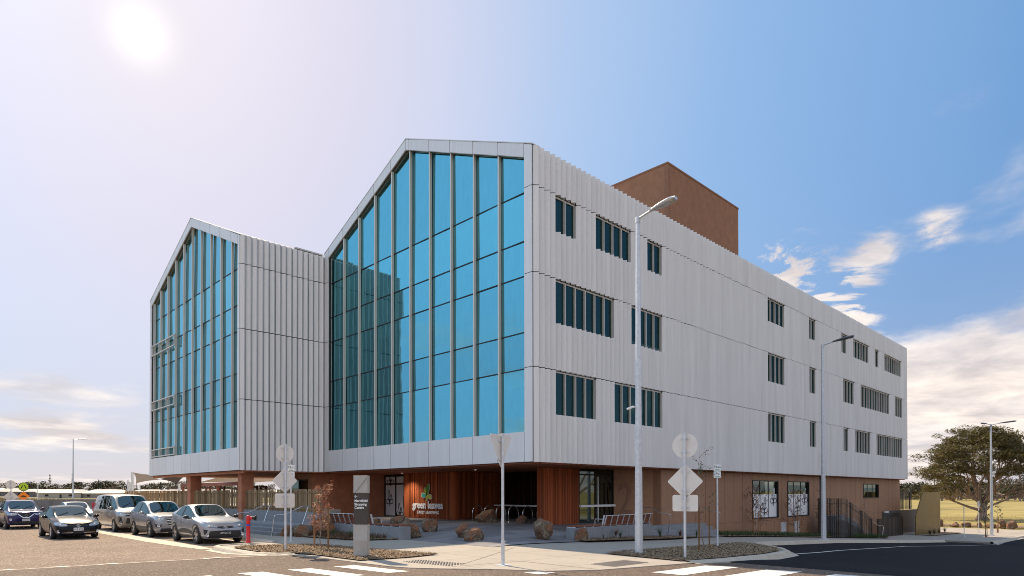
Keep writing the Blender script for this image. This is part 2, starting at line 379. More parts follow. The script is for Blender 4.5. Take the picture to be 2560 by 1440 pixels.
# ------------------------------------------------------------------ ground
GX = [17, 27, 36, 50, 60, 76]; GZ = [0, -.28, -.65, -1.42, -1.93, -2.2]
def lerp(t, xs, ys):
    if t <= xs[0]: return ys[0]
    for i in range(1, len(xs)):
        if t <= xs[i]: return ys[i-1]+(ys[i]-ys[i-1])*(t-xs[i-1])/(xs[i]-xs[i-1])
    return ys[-1]
def g(x, y): return lerp(x, GX, GZ)
def sstep(a, b, t): t = max(0, min(1, (t-a)/(b-a))); return t*t*(3-2*t)
def gp(x, y):
    t = max(0, min(1, min(x-15.5, y-16.3)/4.6)); b = g(x, y)
    return b+(.36-b)*t
def far_z(x, y):
    d = hypot(x, y); left = sstep(.9, 1.25, atan2(y, x))
    return g(x, y)+left*(sstep(90, 260, d)*1.2+sstep(260, 900, d)*2.2)+(1-left)*sstep(450, 1500, d)*6
GROUND_Z = []
def sheet(name, pts, off, m, fn=g, cell=2.0, skirt=0, kind='structure', parent=None):
    bm = bmesh.new(); bm.faces.new([bm.verts.new((p[0], p[1], 0)) for p in pts]); bm.normal_update()
    if bm.faces[:][0].normal.z < 0: bmesh.ops.reverse_faces(bm, faces=bm.faces[:])
    xs = [p[0] for p in pts]; ys = [p[1] for p in pts]
    cuts = set(GX); k = math.ceil(min(xs)/cell)
    if fn is gp: cell = .8; k = math.ceil(min(xs)/cell)
    if fn is not g:
        while k*cell < max(xs): cuts.add(k*cell); k += 1
        k = math.ceil(min(ys)/cell)
        while k*cell < max(ys):
            bmesh.ops.bisect_plane(bm, geom=bm.verts[:]+bm.edges[:]+bm.faces[:], plane_co=(0, k*cell, 0), plane_no=(0, 1, 0)); k += 1
    for c in sorted(cuts):
        if min(xs) < c < max(xs): bmesh.ops.bisect_plane(bm, geom=bm.verts[:]+bm.edges[:]+bm.faces[:], plane_co=(c, 0, 0), plane_no=(1, 0, 0))
    if skirt:
        r = bmesh.ops.extrude_edge_only(bm, edges=[e for e in bm.edges if e.is_boundary])
        low = set(v for v in r['geom'] if isinstance(v, bmesh.types.BMVert))
    else: low = set()
    for v in bm.verts: v.co.z = fn(v.co.x, v.co.y)+off-(skirt if v in low else 0)
    bmesh.ops.triangulate(bm, faces=[f for f in bm.faces if len(f.verts) > 4])
    me = bpy.data.meshes.new(name); bm.to_mesh(me); bm.free(); me.materials.append(m)
    o = bpy.data.objects.new(name, me); col.objects.link(o); o.parent = parent
    if kind: o['kind'] = kind
    return o
# ================================================================== GROUND
def gr(x, y): return g(x, y)-.02-.11*max(sstep(17, 21, x), sstep(19.5, 23, y))
def terrain():
    ax = [-3000, -1200, -500, -200, -100, -50] + [i*4 for i in range(-8, 41)] + [180, 210, 250, 300, 360, 430, 520, 700, 1000, 1600, 3000, 6000]
    ay = [-3000, -1200, -500, -200, -100, -60] + [i*4 for i in range(-10, 41)] + [180, 210, 250, 300, 360, 430, 520, 700, 1000, 1600, 3000, 6000]
    V = []; F = []
    for y in ay:
        for x in ax:
            drop = .32*(1-sstep(84, 89, x))*(1-sstep(80, 86, y))
            bumpy = 0
            d = hypot(x, y)
            if d > 84: bumpy = .10*noise.noise(Vector((x*.15, y*.15, 0)))
            V.append((x, y, far_z(x, y)-drop+bumpy-.02))
    n = len(ax)
    for j in range(len(ay)-1):
        for i in range(n-1): F.append((j*n+i, j*n+i+1, (j+1)*n+i+1, (j+1)*n+i))
    o = MB().add(V, F).build('ground', K['field'], smooth=True); tag(o, kind='structure')
terrain()
def mesh_fn(x, y): return far_z(x, y)
EDGE = [(16.6, 8.3), (15.45, 9.1), (12.6, 9.85), (11.5, 10.65), (11.0, 11.6), (10, 12.85), (9.55, 13.55), (9.35, 14.3), (9.25, 16), (9.2, 17.4), (8.95, 19.3), (8.45, 19.25), (8.2, 20.3), (8.35, 24.3)]
sheet('road', [(-40, -40), (16.6, -40)]+EDGE+[(10.95, 24.35), (10.95, 80), (-40, 80)], 0, K['asph'], gr)
sheet('side_road', [(16.6, -40), (78, -40), (78, 9.6), (61, 9.6), (60.6, 12.6), (28, 12.6), (26.8, 12.3), (25.4, 11.2), (24, 10), (22.6, 9.2), (20, 8.8), (17, 8.7), (16.6, 8.3)], 0, K['asphd'], gr)  # dark sheet starts along the building's shadow edge, shade in its colour
E2 = EDGE[1:11]
sheet('footpath', [(17, 8.9), (20, 8.95), (22.6, 9.35), (24, 10.2), (25.3, 11.4), (26.7, 12.5), (28, 12.75), (60.8, 12.75), (60.8, 18.9), (19, 18.9), (19, 28), (14.7, 28), (14.7, 80), (10.9, 80), (10.9, 24.2), (8.5, 24.1), (8.35, 20.4), (8.6, 19.4)]+E2[::-1], 0, K['path'], g, skirt=.2)
sheet('far_footpath', [(60.8, 9.7), (79, 9.7), (79, -40), (88, -40), (88, 40), (60.8, 40)], .0, K['path'], g, skirt=.2)
sheet('plaza', [(15.2, 16.6), (31.8, 16.6), (31.8, 22), (31.8, 37.2), (15.2, 37.2)], .006, K['plaza'], gp)
# darker resealed platform under the crossing
plat = asphalt('resealed_asphalt', (.135, .10, .08), .6, (.40, .32, .26))
sheet('crossing_platform', [(-14, -30), (16.58, -30), (16.58, 8.25), (15.45, 9.05), (12.55, 9.8), (11.45, 10.6), (10.95, 11.55), (9.95, 12.8), (9.5, 13.5), (9.3, 14.3), (9.2, 16), (9.15, 17.4), (8.9, 19.15), (-14, 24.2)], .004, plat, gr)
# flush concrete dish drain between the road and the parking bays
sheet('drain_strip', [(7.75, 78), (7.8, 30), (7.95, 27), (8.15, 24.6), (8.55, 24.3), (8.65, 27), (8.45, 78)], .006, K['kerb'], gr)

def kerb(name, path, w, h, base=gr, top=.03, inner=None):
    mb = MB(); n = len(path); L = []
    for i, p in enumerate(path):
        a = Vector(path[max(i-1, 0)]); b = Vector(path[min(i+1, n-1)]); d = (b-a).normalized(); nr = Vector((d.y, -d.x)) # right side = road
        P = Vector(p); zt = g(*p)+top; zb = base(*p)-.03
        o = P+nr*w*.55
        L.append([(P.x-nr.x*w*.5, P.y-nr.y*w*.5, zt-.05), (P.x-nr.x*w*.45, P.y-nr.y*w*.45, zt), (P.x+nr.x*w*.15, P.y+nr.y*w*.15, zt), (P.x+nr.x*w*.3, P.y+nr.y*w*.3, zt-.03), (P.x+nr.x*w*.5, P.y+nr.y*w*.5, gr(o.x, o.y)+.012), (P.x+nr.x*w*1.3, P.y+nr.y*w*1.3, gr(o.x, o.y)+.008), (P.x+nr.x*w*1.3, P.y+nr.y*w*1.3, gr(o.x, o.y)-.05)])
    for i in range(n-1):
        a, b = L[i], L[i+1]
        # saw-cut joints: leave 12 mm between stones
        for k in range(len(a)-1):
            mb.quad(a[k], b[k], b[k+1], a[k+1])
    return tag(mb.build(name, K['kerb']), kind='structure')
def dense(path, s=1.2):
    out = []
    for a, b in zip(path, path[1:]):
        k = max(1, int(hypot(b[0]-a[0], b[1]-a[1])/s))
        for i in range(k): out.append((a[0]+(b[0]-a[0])*i/k, a[1]+(b[1]-a[1])*i/k))
    return out+[path[-1]]
kerb('kerb', [(10.9, 76), (10.9, 24.6), (10.6, 24.25), (8.7, 24.2), (8.42, 23.8), (8.3, 21.8), (8.35, 20.3), (8.75, 19.5), (9.2, 19.2)][::-1][::-1], .26, .12)
bpy.data.objects['kerb'].data.flip_normals()
kerb('side_road_kerb', dense([(15.7, 9.2), (17, 8.85), (20, 8.9), (22.5, 9.3), (24, 10.15), (25.3, 11.35), (26.7, 12.45), (28, 12.7), (60.7, 12.7)]), .26, .12)
kerb('far_kerb', dense([(60.9, 9.6), (79, 9.6), (79.2, 9.2), (79.2, -30)]), .26, .12)
# planting beds: mulch mounded a little, with loose chips
def bed(name, pts, off, m=K['mulch'], chips=0, seed=1):
    o = sheet(name, pts, off, m, g, kind=None); tag(o, kind='stuff')
    rr = random.Random(seed); mb = MB()
    xs = [p[0] for p in pts]; ys = [p[1] for p in pts]
    def inside(x, y):
        c = False
        for (x1, y1), (x2, y2) in zip(pts, pts[1:]+pts[:1]):
            if (y1 > y) != (y2 > y) and x < (x2-x1)*(y-y1)/(y2-y1)+x1: c = not c
        return c
    k = 0
    while k < chips:
        x, y = rr.uniform(min(xs)-.05, max(xs)+.05), rr.uniform(min(ys)-.05, max(ys)+.05)
        if not inside(x, y): continue
        k += 1; a = rr.uniform(0, pi); s = rr.uniform(.012, .032); z = g(x, y)+off+rr.uniform(.0, .03); t = rr.uniform(-.6, .6)
        u = Vector((cos(a), sin(a), t))*s; v = Vector((-sin(a), cos(a), rr.uniform(-.5, .5)))*s*.45; c = Vector((x, y, z+.005))
        mb.add([c-u-v, c+u-v, c+u+v, c-u+v], [(0, 1, 2, 3)])
    if chips:
        q = mb.build(name+'_chips', K['mulch']); q.data.update(); tag(q, kind='stuff')
bed('mulch', [(9.12, 23.2), (11.3, 21.95), (11.9, 17.12), (12.18, 15.71), (10.9, 15.6), (9.5, 15.85), (9.4, 18.24), (9.1, 19.4), (8.6, 20.0), (8.6, 22.6)], .03, chips=16000, seed=2)
bed('mulch', [(15.96, 12.26), (26.0, 12.75), (24.9, 11.3), (23.8, 10.3), (22.4, 9.55), (20, 9.15), (17.2, 9.1), (15.7, 9.42)], .03, chips=16000, seed=3)
bed('mulch', [(12.75, 27.5), (12.95, 25.2), (13.6, 22.4), (15.7, 21.7), (15.3, 22.2), (14.75, 22.4), (14.75, 27.5)], .05, chips=3000, seed=4)
bed('mulch', [(19.9, 16.2), (25.6, 15.7), (28.5, 16.2), (27.2, 17.0), (20.2, 17.0)], .08, chips=3500, seed=5)
bed('mulch', [(32.6, 16.5), (49, 16.3), (57, 15.6), (59, 16.2), (57.6, 18.65), (32.6, 18.65)], .06, chips=2500, seed=6)
bed('mulch', [(68, 14.9), (77.5, 14.6), (77.5, 16.2), (68, 16.2)], .06, chips=300, seed=7)
# painted markings
def mark(pts, name='road_marking', off=.010, m=None): return sheet(name, pts, off, m or K['paint'], gr, cell=2)
for i in range(7):
    c = 8.75-1.17*i
    y0 = 12.98+.13*i+.0; y1 = 15.25+.17*i
    mark([(c-.40, y1), (c+.16, y1-.14), (c+.42, y0), (c-.14, y0+.12)], 'crossing_stripe')
for i in range(5):
    c = 8.22-1.52*i; s = .30*i
    mark([(13.22+s, c-.35), (15.65+s*.6, c-.50), (15.35+s*.9, c+.30), (13.15+s, c+.48)], 'crossing_stripe')
mark([(10.94, 10.84), (11.38, 10.72), (11.46, 10.25), (10.98, 10.36)])
for a, b in (((-6, 22.35), (8.4, 19.43)),):
    mark([(a[0], a[1]-.03), (b[0], b[1]-.03), (b[0], b[1]+.03), (a[0], a[1]+.03)], 'platform_line')
for x in (2.1, 3.3, 4.35, 6.9):
    y = 22.35-(x+6)*.2028; mark([(x-.22, y-.02), (x+.22, y-.11), (x+.22, y+.08), (x-.22, y+.17)], off=.013)
mark([(22.6, 9.45), (25.2, 9.25), (62, 9.15), (62, 9.05), (25.1, 9.13), (22.6, 9.33)], 'bay_line')
# saw-cut joints in the kerb ramp
for a, b in (((10.3, 12.95), (12.63, 12.66)), ((12.63, 12.66), (12.66, 9.95)), ((10.9, 13.1), (15.6, 15.9))):
    d = (Vector(b)-Vector(a)).normalized(); nn = Vector((-d.y, d.x))*.009
    sheet('paving_joint', [(a[0]-nn.x, a[1]-nn.y), (b[0]-nn.x, b[1]-nn.y), (b[0]+nn.x, b[1]+nn.y), (a[0]+nn.x, a[1]+nn.y)], .004, K['dark'], g)
# distant hills
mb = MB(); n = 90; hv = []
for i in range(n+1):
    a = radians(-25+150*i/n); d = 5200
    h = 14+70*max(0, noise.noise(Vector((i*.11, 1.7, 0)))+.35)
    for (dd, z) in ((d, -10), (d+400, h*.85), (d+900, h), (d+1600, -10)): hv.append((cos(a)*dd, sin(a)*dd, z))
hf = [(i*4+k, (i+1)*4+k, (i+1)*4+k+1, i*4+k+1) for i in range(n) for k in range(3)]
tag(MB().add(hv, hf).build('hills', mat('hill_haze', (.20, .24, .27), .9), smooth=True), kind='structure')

# ================================================================== BUILDING
X0, Y0, YV, XE = 18.97, 18.26, 35.78, 72.37
XL, YL = 13.88, 52.63
ZB, ZE = 3.18, 16.25
JT = [7.11, 11.02, 14.62]
B = empty('office_building', (X0, Y0, 0), 'large silver clad office building with two glazed gables over a brown ground floor', 'building')
def gable(xf, y0, y1, z0, yp, zp, z1, mull, tf=.56, side=.46, side1=None):
    """glazed gable end facing -X, framed by cladding panels"""
    side1 = side1 or side
    def zo(y): return z0+(zp-z0)*(y-y0)/(yp-y0) if y < yp else zp+(z1-zp)*(y-yp)/(y1-yp)
    def zi(y): return zo(y)-tf
    ya, yb = y0+side, y1-side1; zs = 4.45; D = .215; gp_ = .015
    fr = MB()
    def pan(pts):  # panel in plane x=xf with small joint gap, thickness .05
        c = Vector((0, 0)); P = [Vector(p) for p in pts]
        for p in P: c += p
        c /= len(P); Q = []
        for p in P:
            d = c-p; Q.append(p+Vector((gp_ if d.x > 0 else -gp_, gp_ if d.y > 0 else -gp_)))
        fr.prism([(xf, q.x, q.y) for q in Q], (.05, 0, 0), 0)
    lv = [ZB]+JT
    # side columns
    for (a, b) in ((y0, ya), (yb, y1)):
        for k in range(4):
            top = [zo(a), zo(b)] if k == 3 else [lv[k+1]]*2
            pan([(a, lv[k]), (b, lv[k]), (b, top[1]), (a, top[0])])
    ms = [ya]+mull+[yb]
    for a, b in zip(ms, ms[1:]):
        pan([(a, ZB), (b, ZB), (b, zs), (a, zs)])
        if a < yp-.05 < b-.1 and b > yp+.05:
            pan([(a, zi(a)), (yp, zi(yp)), (yp, zo(yp)), (a, zo(a))]); pan([(yp, zi(yp)), (b, zi(b)), (b, zo(b)), (yp, zo(yp))])
        else: pan([(a, zi(a)), (b, zi(b)), (b, zo(b)), (a, zo(a))])
    o1 = fr.build('gable_frame', K['clad'], B)
    bk = MB(); e = .052
    for P in ([(y0, ZB), (ya, ZB), (ya, zo(ya)), (y0, zo(y0))], [(yb, ZB), (y1, ZB), (y1, zo(y1)), (yb, zo(yb))], [(ya, ZB), (yb, ZB), (yb, zs), (ya, zs)],
              [(ya, zi(ya)), (yp, zi(yp)), (yp, zo(yp)), (ya, zo(ya))], [(yp, zi(yp)), (yb, zi(yb)), (yb, zo(yb)), (yp, zo(yp))]):
        P = [(y+(.02 if y == y0 else 0)-(.02 if y == y1 else 0), z) for y, z in P]
        bk.prism([(xf+e, y, z-.01) for y, z in P], (.14, 0, 0))
    bk.build('frame_backing', K['joint'], o1)
    rv = MB()   # reveals round the glazing
    rv.prism([(xf+.195, ya-.02, zs), (xf+D, ya-.02, zs), (xf+D, ya-.02, zi(ya)), (xf+.195, ya-.02, zi(ya))], (0, .03, 0))
    rv.prism([(xf+.195, yb-.01, zs), (xf+D, yb-.01, zs), (xf+D, yb-.01, zi(yb)), (xf+.195, yb-.01, zi(yb))], (0, .03, 0))
    rv.prism([(xf+.0, ya, zi(ya)-.01), (xf+D, ya, zi(ya)-.01), (xf+D, yp, zi(yp)-.01), (xf, yp, zi(yp)-.01)], (0, 0, .02))
    rv.prism([(xf+.0, yp, zi(yp)-.01), (xf+D, yp, zi(yp)-.01), (xf+D, yb, zi(yb)-.01), (xf, yb, zi(yb)-.01)], (0, 0, .02))
    rv.box(xf+.05, xf+D, ya, yb, zs-.012, zs+.012)
    rv.build('reveal', K['clad_trim'], o1)
    # mullion fins
    mu = MB()
    for m_ in mull:
        mu.box(xf+.06, xf+D-.02, m_-.042, m_+.042, zs+.013, zi(m_)+(-.01 if abs(m_-yp) > .2 else -.02))
    tr = MB()
    lev = [7.11, 8.65, 11.02, 12.5, 14.55]
    for z in lev:
        a = ya if zi(ya) > z else y0+(z+tf-z0)/(zp-z0)*(yp-y0); b = yb if zi(yb) > z else y1
        tr.box(xf+D-.03, xf+D+.03, a, min(b, yb), z-.022, z+.022)
    cw = mu.build('mullions', K['clad_trim'], B)
    tr.build('transoms', K['black'], cw)
    for a, b in zip(ms, ms[1:]):
        gb = MB()
        if a < yp-.1 and b > yp+.1: P = [(a, zs), (b, zs), (b, zi(b)), (yp, zi(yp)), (a, zi(a))]
        else: P = [(a, zs), (b, zs), (b, zi(b)), (a, zi(a))]
        # each pane sits at its own very slight angle, as real panes do
        zl = [zs]+[z for z in lev if z < min(zi(a), zi(b))-.2]+[None]
        for z_a, z_b in zip(zl, zl[1:]):
            t = R.uniform(-.012, .012); s_ = R.uniform(-.008, .008)
            if z_b is None: Q = [(a, z_a)]+[(b, z_a)]+P[2:]
            else: Q = [(a, z_a), (b, z_a), (b, z_b), (a, z_b)]
            cy, cz = (a+b)/2, z_a+1
            gb.poly([(xf+D+t*(y-cy)*1.2+s_*(z-cz), y, z) for y, z in Q][::-1])
        gb.build('glass_pane', K['glassb'] if xf > 15 else K['glassp'], B)
    # inside: floor plates, ceiling, back wall
    bd = MB()
    for a, b in zip(ms, ms[1:]):
        for z_, top in ((4.45, 7.11), (8.65, 11.02), (12.5, 14.5)):
            if R.random() < .55 and min(zi(a), zi(b)) > top+.1:
                h_ = R.choice((.35, .6, 1.1)); bd = MB(); bd.box(xf+D+.10, xf+D+.12, a+.08, b-.08, top-.1-h_, top-.1); bd.build('roller_blind', K['white'], B)
    it = MB()
    for z in (3.45, 7.35, 11.25, 14.9):
        it.box(xf+.75, xf+7, ya+.05, yb-.05, z-(.35 if z > 4 else .2), z-.02)
    it.poly([(xf+6.9, ya+.1, 3.3), (xf+6.9, yb-.1, 3.3), (xf+6.9, yb-.1, zi(yb)-.1), (xf+6.9, yp, zi(yp)-.1), (xf+6.9, ya+.1, zi(ya)-.1)])
    it.build('interior', K['inter'], B)
    # coping on the verge
    cp = MB()
    cp.prism([(xf-.012, y0-.03, zo(y0)+.004), (xf-.012, yp, zo(yp)+.004), (xf-.012, yp, zo(yp)+.045), (xf-.012, y0-.03, zo(y0)+.045)], (.5, 0, 0))
    cp.prism([(xf-.012, yp, zo(yp)+.004), (xf-.012, y1+.03, zo(y1)+.004), (xf-.012, y1+.03, zo(y1)+.045), (xf-.012, yp, zo(yp)+.045)], (.5, 0, 0))
    cp.build('verge_coping', K['clad_trim'], B)
    return zo, zi
zoM, ziM = gable(X0, Y0, YV, 16.29, 27.25, 20.07, 16.42, [20.35+1.655*k for k in range(9)][:9] + [], side=.47, side1=.5)
zoL, ziL = gable(XL, YV, YL, 16.2, 43.74, 19.58, 16.08, [37.1+1.652*k for k in range(10)][:9]+[51.9], side=.28, side1=.42)
# balustrade blades on the four far bays of the second gable
for z0_, z1_ in ((12.65, 11.95), (8.55, 7.95), (5.05, 4.55)):
    bl = MB()
    for z in (z0_, z1_):
        bl.box(XL-.05, XL+.04, 46.9, 52.35, z-.03, z+.03)
    for y in (46.95, 48.65, 50.3, 51.95): bl.box(XL-.04, XL+.03, y-.03, y+.03, z1_-.05, z0_+.05)
    bl.build('balustrade', K['clad_trim'], B)

# pleated side walls
P_ = 53.4/156; PA, PB = .215, .215
NB = MB()
WIN = [  # (row sill, row head, [(first pleat, last pleat)...])
 (13.05, 14.62, [(4, 8), (12, 20), (24, 28), (64, 72), (84, 88), (103, 107), (111, 123), (127, 131), (135, 151)]),
 (9.13, 11.02, [(4, 16), (20, 28), (64, 72), (84, 88), (104, 112), (116, 140), (144, 152)]),
 (5.22, 7.11, [(4, 12), (16, 28), (64, 72), (84, 88), (104, 108), (112, 124), (128, 152)])]
def pleat(mb, x, y, z0, z1, rr=None):
    a = (x, y); t = (x+PA, y-PB); c = (x+P_, y)
    b0 = .05; a = (x+b0, y-b0)
    V = [(a[0], a[1], z0), (t[0], t[1], z0), (c[0], c[1], z0), (a[0], a[1], z1), (t[0], t[1], z1), (c[0], c[1], z1)]
    mb.add(V, [(0, 1, 4, 3), (1, 2, 5, 4), (3, 4, 5), (2, 1, 0)])
YP = 18.30
for i in range(156):
    x = X0+.012+i*P_
    zt = 16.27-(i/156)*.09
    segs = [(ZB, 7.11-.018), (7.11+.018, 11.02-.018), (11.02+.018, 14.62-.018), (14.62+.018, zt)]
    for (s, h, ws) in WIN:
        for a, b in ws:
            if a <= i < b:
                segs = [(z0, s) if abs(z1-(h-.018)) < .01 else (z0, z1) for z0, z1 in segs]
    for z0, z1 in segs: pleat(NB, x, YP, z0, z1)
NB.build('side_cladding', K['clad'], B)
# backing behind the joints, split round the windows
bk = MB()
rows = [(ZB+.005, 7.11, WIN[2]), (7.11, 11.02, WIN[1]), (11.02, 14.62, WIN[0]), (14.62, 16.15, None)]
for z0, z1, w in rows:
    if not w: bk.box(X0+.06, XE-.02, YP+.004, YP+.06, z0, z1); continue
    s, h, ws = w; xx = X0+.06
    for a, b in ws:
        xa, xb = X0+.012+a*P_, X0+.012+b*P_
        bk.box(xx, xa, YP+.004, YP+.06, z0, z1); bk.box(xa, xb, YP+.004, YP+.06, z0, s-.002); xx = xb
    bk.box(xx, XE-.02, YP+.004, YP+.06, z0, z1)
bk.build('side_backing', K['joint'], B)
for (s, h, ws) in WIN:
    for a, b in ws:
        xa, xb = X0+.012+a*P_, X0+.012+b*P_; D = .07
        w = MB()
        w.box(xa, xb, YP+.0, YP+D, s-.002, s+.03); w.box(xa, xb, YP-.0, YP+D, h-.07, h-.0)
        w.box(xa+.002, xa+.035, YP+.0, YP+D, s+.031, h-.071); w.box(xb-.04, xb-.004, YP-.07, YP+D, s+.031, h-.071)
        n = (b-a)//2
        for k in range(1, n):
            xm = xa+2*k*P_; w.box(xm-.03, xm+.012, YP-.07, YP+D, s+.031, h-.071)
        # saw-tooth sill ledge keeps the pleat line under the glass
        f = w.build('window', K['clad_trim'], B)
        gm = MB()
        for k in range(n):
            t = R.uniform(-.01, .01); x1, x2 = xa+2*k*P_, xa+2*(k+1)*P_
            gm.poly([(x1, YP+D-.03, s), (x2, YP+D-.03+t, s), (x2, YP+D-.03+t, h), (x1, YP+D-.03, h)])
        gm.build('glass', K['glassd'], f)
# the short pleated wall between the two gables
sw = MB(); n = 15; pw = (X0-XL-.03)/n
for i in range(n):
    x = XL+.30+i*(X0-XL-.30)/n if False else XL+.02+i*pw; sc_ = pw/P_
    for z0, z1 in ((ZB, 7.09), (7.13, 11.0), (11.04, 14.60), (14.64, 16.22)):
        V = [(x, YV, z0), (x+.20, YV-.14, z0), (x+pw, YV, z0), (x, YV, z1), (x+.20, YV-.14, z1), (x+pw, YV, z1)]
        V = [(x+.014, YV-.010, z0)]+V[1:3]+[(x+.014, YV-.010, z1)]+V[4:]
        sw.add(V, [(0, 1, 4, 3), (1, 2, 5, 4), (3, 4, 5), (2, 1, 0)])
sw.build('link_cladding', K['clad'], B)
MB().box(XL+.2, X0+.3, YV+.005, YV+.06, ZB+.005, 16.15).build('link_backing', K['joint'], B)
# roofs, back and hidden sides
rf = MB()
def roof(y0, z0, yp, zp, y1, z1, xa, xb, t=.10):
    rf.prism([(xa, y0, z0), (xa, yp, zp), (xa, yp, zp-t), (xa, y0, z0-t)], (xb-xa, 0, 0)); rf.prism([(xa, yp, zp), (xa, y1, z1), (xa, y1, z1-t), (xa, yp, zp-t)], (xb-xa, 0, 0))
roof(Y0+.02, 16.25, 27.25, 20.0, YV, 16.36, X0+.3, XE); roof(YV, 16.22, 43.74, 19.5, YL, 16.02, XL+.3, 46)
rf.build('roof', K['roof'], B)
w = MB()
w.prism([(XE-.1, Y0+.08, ZB), (XE-.1, YV, ZB), (XE-.1, YV, 16.3), (XE-.1, 27.25, 19.9), (XE-.1, Y0+.08, 16.1)], (.1, 0, 0))
w.box(XL+.3, 46, YL-.12, YL, ZB, 15.98); w.box(45.9, 46, YV, YL-.12, ZB, 15.95); w.box(46.02, XE-.1, YV-.1, YV, ZB, 16.2)
w.build('rear_wall', K['clad'], B)
MB().box(X0+.3, XE, YP+.01, YP+.07, 16.10, 16.16).build('eaves_coping', K['clad_trim'], B)
MB().box(17.2, 19.0, 35.95, 36.15, 16.38, 16.46).build('roof_gutter', K['clad_trim'], B)
# rooftop plant room in brown render, with its trim lines
pr = MB(); px0, px1, py0, py1, pz = 37.0, 46.95, 23.1, 29.8, 23.75
pr.box(px0, px1, py0, py1, 14, pz); r_ = pr.build('plant_room', mat('tan_render', (.32, .155, .085), .85, 0, .14, 2.0, .4, 30), B)
tr = MB(); tr.box(px0-.03, px1+.03, py0-.03, py1+.03, pz, pz+.12)
for x in (px0,): tr.box(x-.02, x+.3, py0-.02, py0+.25, 14, pz-.3)
tr.build('plant_room_trim', mat('room_trim', (.27, .125, .07), .8), r_)
# soffits
so = MB(); so.box(X0+.25, XE-.1, Y0+.08, YV, 3.13, 3.20); so.build('soffit', K['soffit'], B)
so = MB(); so.box(XL+.2, 27, YV, YL-.13, 3.13, 3.22)
for z in (1,): so.box(XL+.22, XL+.30, YV, YL-.1, 3.02, 3.13)
so.build('undercroft_soffit', K['render'], B)
fl = MB(); fl.box(XL+.35, 45, YV+.1, YL-.2, 3.23, 3.3); fl.build('floor_slab', K['dark'], B)
for (x0, x1, y0, y1) in ((14.5, 15.2, 45.6, 46.25), (14.5, 15.2, 37.0, 37.55), (24.3, 24.9, 45.4, 46.0), (24.3, 24.9, 49.6, 50.2)):
    MB().box(x0, x1, y0, y1, .3, 3.13).build('pillar', K['render'], B)
# ground floor --------------------------------------------------------
gw = MB()   # brown panel wall along the street, panel joints are real gaps
xs = [29.2]; 
while xs[-1] < 71.2: xs.append(xs[-1]+1.15)
xs[-1] = 71.9
OPN = [(39.75, 43.6, .24, 2.64), (45.15, 48.95, .24, 2.64), (61.05, 65.2, 1.45, 2.6)]
def wallseg(x0, x1, z0, z1):
    if z1-z0 > .02: gw.box(x0+.018, x1-.018, 18.7, 18.76, z0+.006, z1-.006)
def split(x0, x1):
    for (a, b, za, zb) in OPN:
        if x0 < b-.01 and x1 > a+.01:
            if x0 < a-.01: split(x0, a); split(a, x1); return
            if x1 > b+.01: split(x0, b); split(b, x1); return
            wallseg(x0, x1, -3, .05) if za < .5 else (wallseg(x0, x1, -3, .05), wallseg(x0, x1, .05, za))
            if za < .5: wallseg(x0, x1, .05, za)
            wallseg(x0, x1, zb, 3.12); return
    wallseg(x0, x1, -3, .05); wallseg(x0, x1, .05, 3.12)
for a, b in zip(xs, xs[1:]):
    if abs(a-50.9) < .6: continue
    split(a, b)
gw.box(29.2, 29.26, 18.76, 19.2, -.2, 3.13); gw.box(71.86, 71.9, 18.78, 30, -3, 3.13)
gwo = gw.build('street_wall', K['panel'], B)
bk = MB()
for a, b, za, zb in [(29.25, 39.75, None, None), (43.6, 45.15, 0, 0), (48.95, 61.05, 0, 0), (65.2, 71.8, 0, 0)]: bk.box(a, b, 18.77, 18.85, -3, 3.12)
for (a, b, za, zb) in OPN: bk.box(a, b, 18.77, 18.85, -3, za); bk.box(a, b, 18.77, 18.85, zb, 3.12)
bk.build('street_wall_backing', K['joint'], gwo)
for x in (44.0, 46.3):
    lv = MB()
    lv.box(x, x+.75, 18.66, 18.70, -1.15, -.15, 1)
    for k in range(14): lv.obox((x+.375, 18.645, -1.1+k*.07), (.36, 0, 0), (0, .03, -.02), (0, .004, .005))
    lv.build('vent_louvre', [K['white'], K['galv']], B)
# street windows with frosted lower film and leaf drawings
def leafloop(mb, cx, cz, ang, L, Wd, y, r=.028, mi=0):
    pts = []
    for k in range(17):
        t = k/16*2*pi; s_ = (1-cos(t))/2; wv = sin(t)*Wd*(.5+.5*s_)
        px_, pz_ = s_*L, wv
        pts.append((cx+px_*cos(ang)-pz_*sin(ang), y, cz+px_*sin(ang)+pz_*cos(ang)))
    for a, b in zip(pts, pts[1:]):
        a, b = Vector(a), Vector(b); d = (b-a).normalized(); nn = Vector((-d.z, 0, d.x))*r
        mb.poly([a-nn, b-nn, b+nn, a+nn], mi)
def flower(mb, cx, cz, s_, y, mi=0):
    leafloop(mb, cx, cz, radians(82), s_*1.5, s_*.22, y, mi=mi); leafloop(mb, cx, cz, radians(112), s_*1.0, s_*.16, y, mi=mi)
    leafloop(mb, cx, cz, radians(12), s_*.75, s_*.33, y, mi=mi); leafloop(mb, cx, cz, radians(170), s_*.75, s_*.33, y, mi=mi)
    leafloop(mb, cx, cz, radians(262), s_*.45, s_*.10, y, mi=mi)
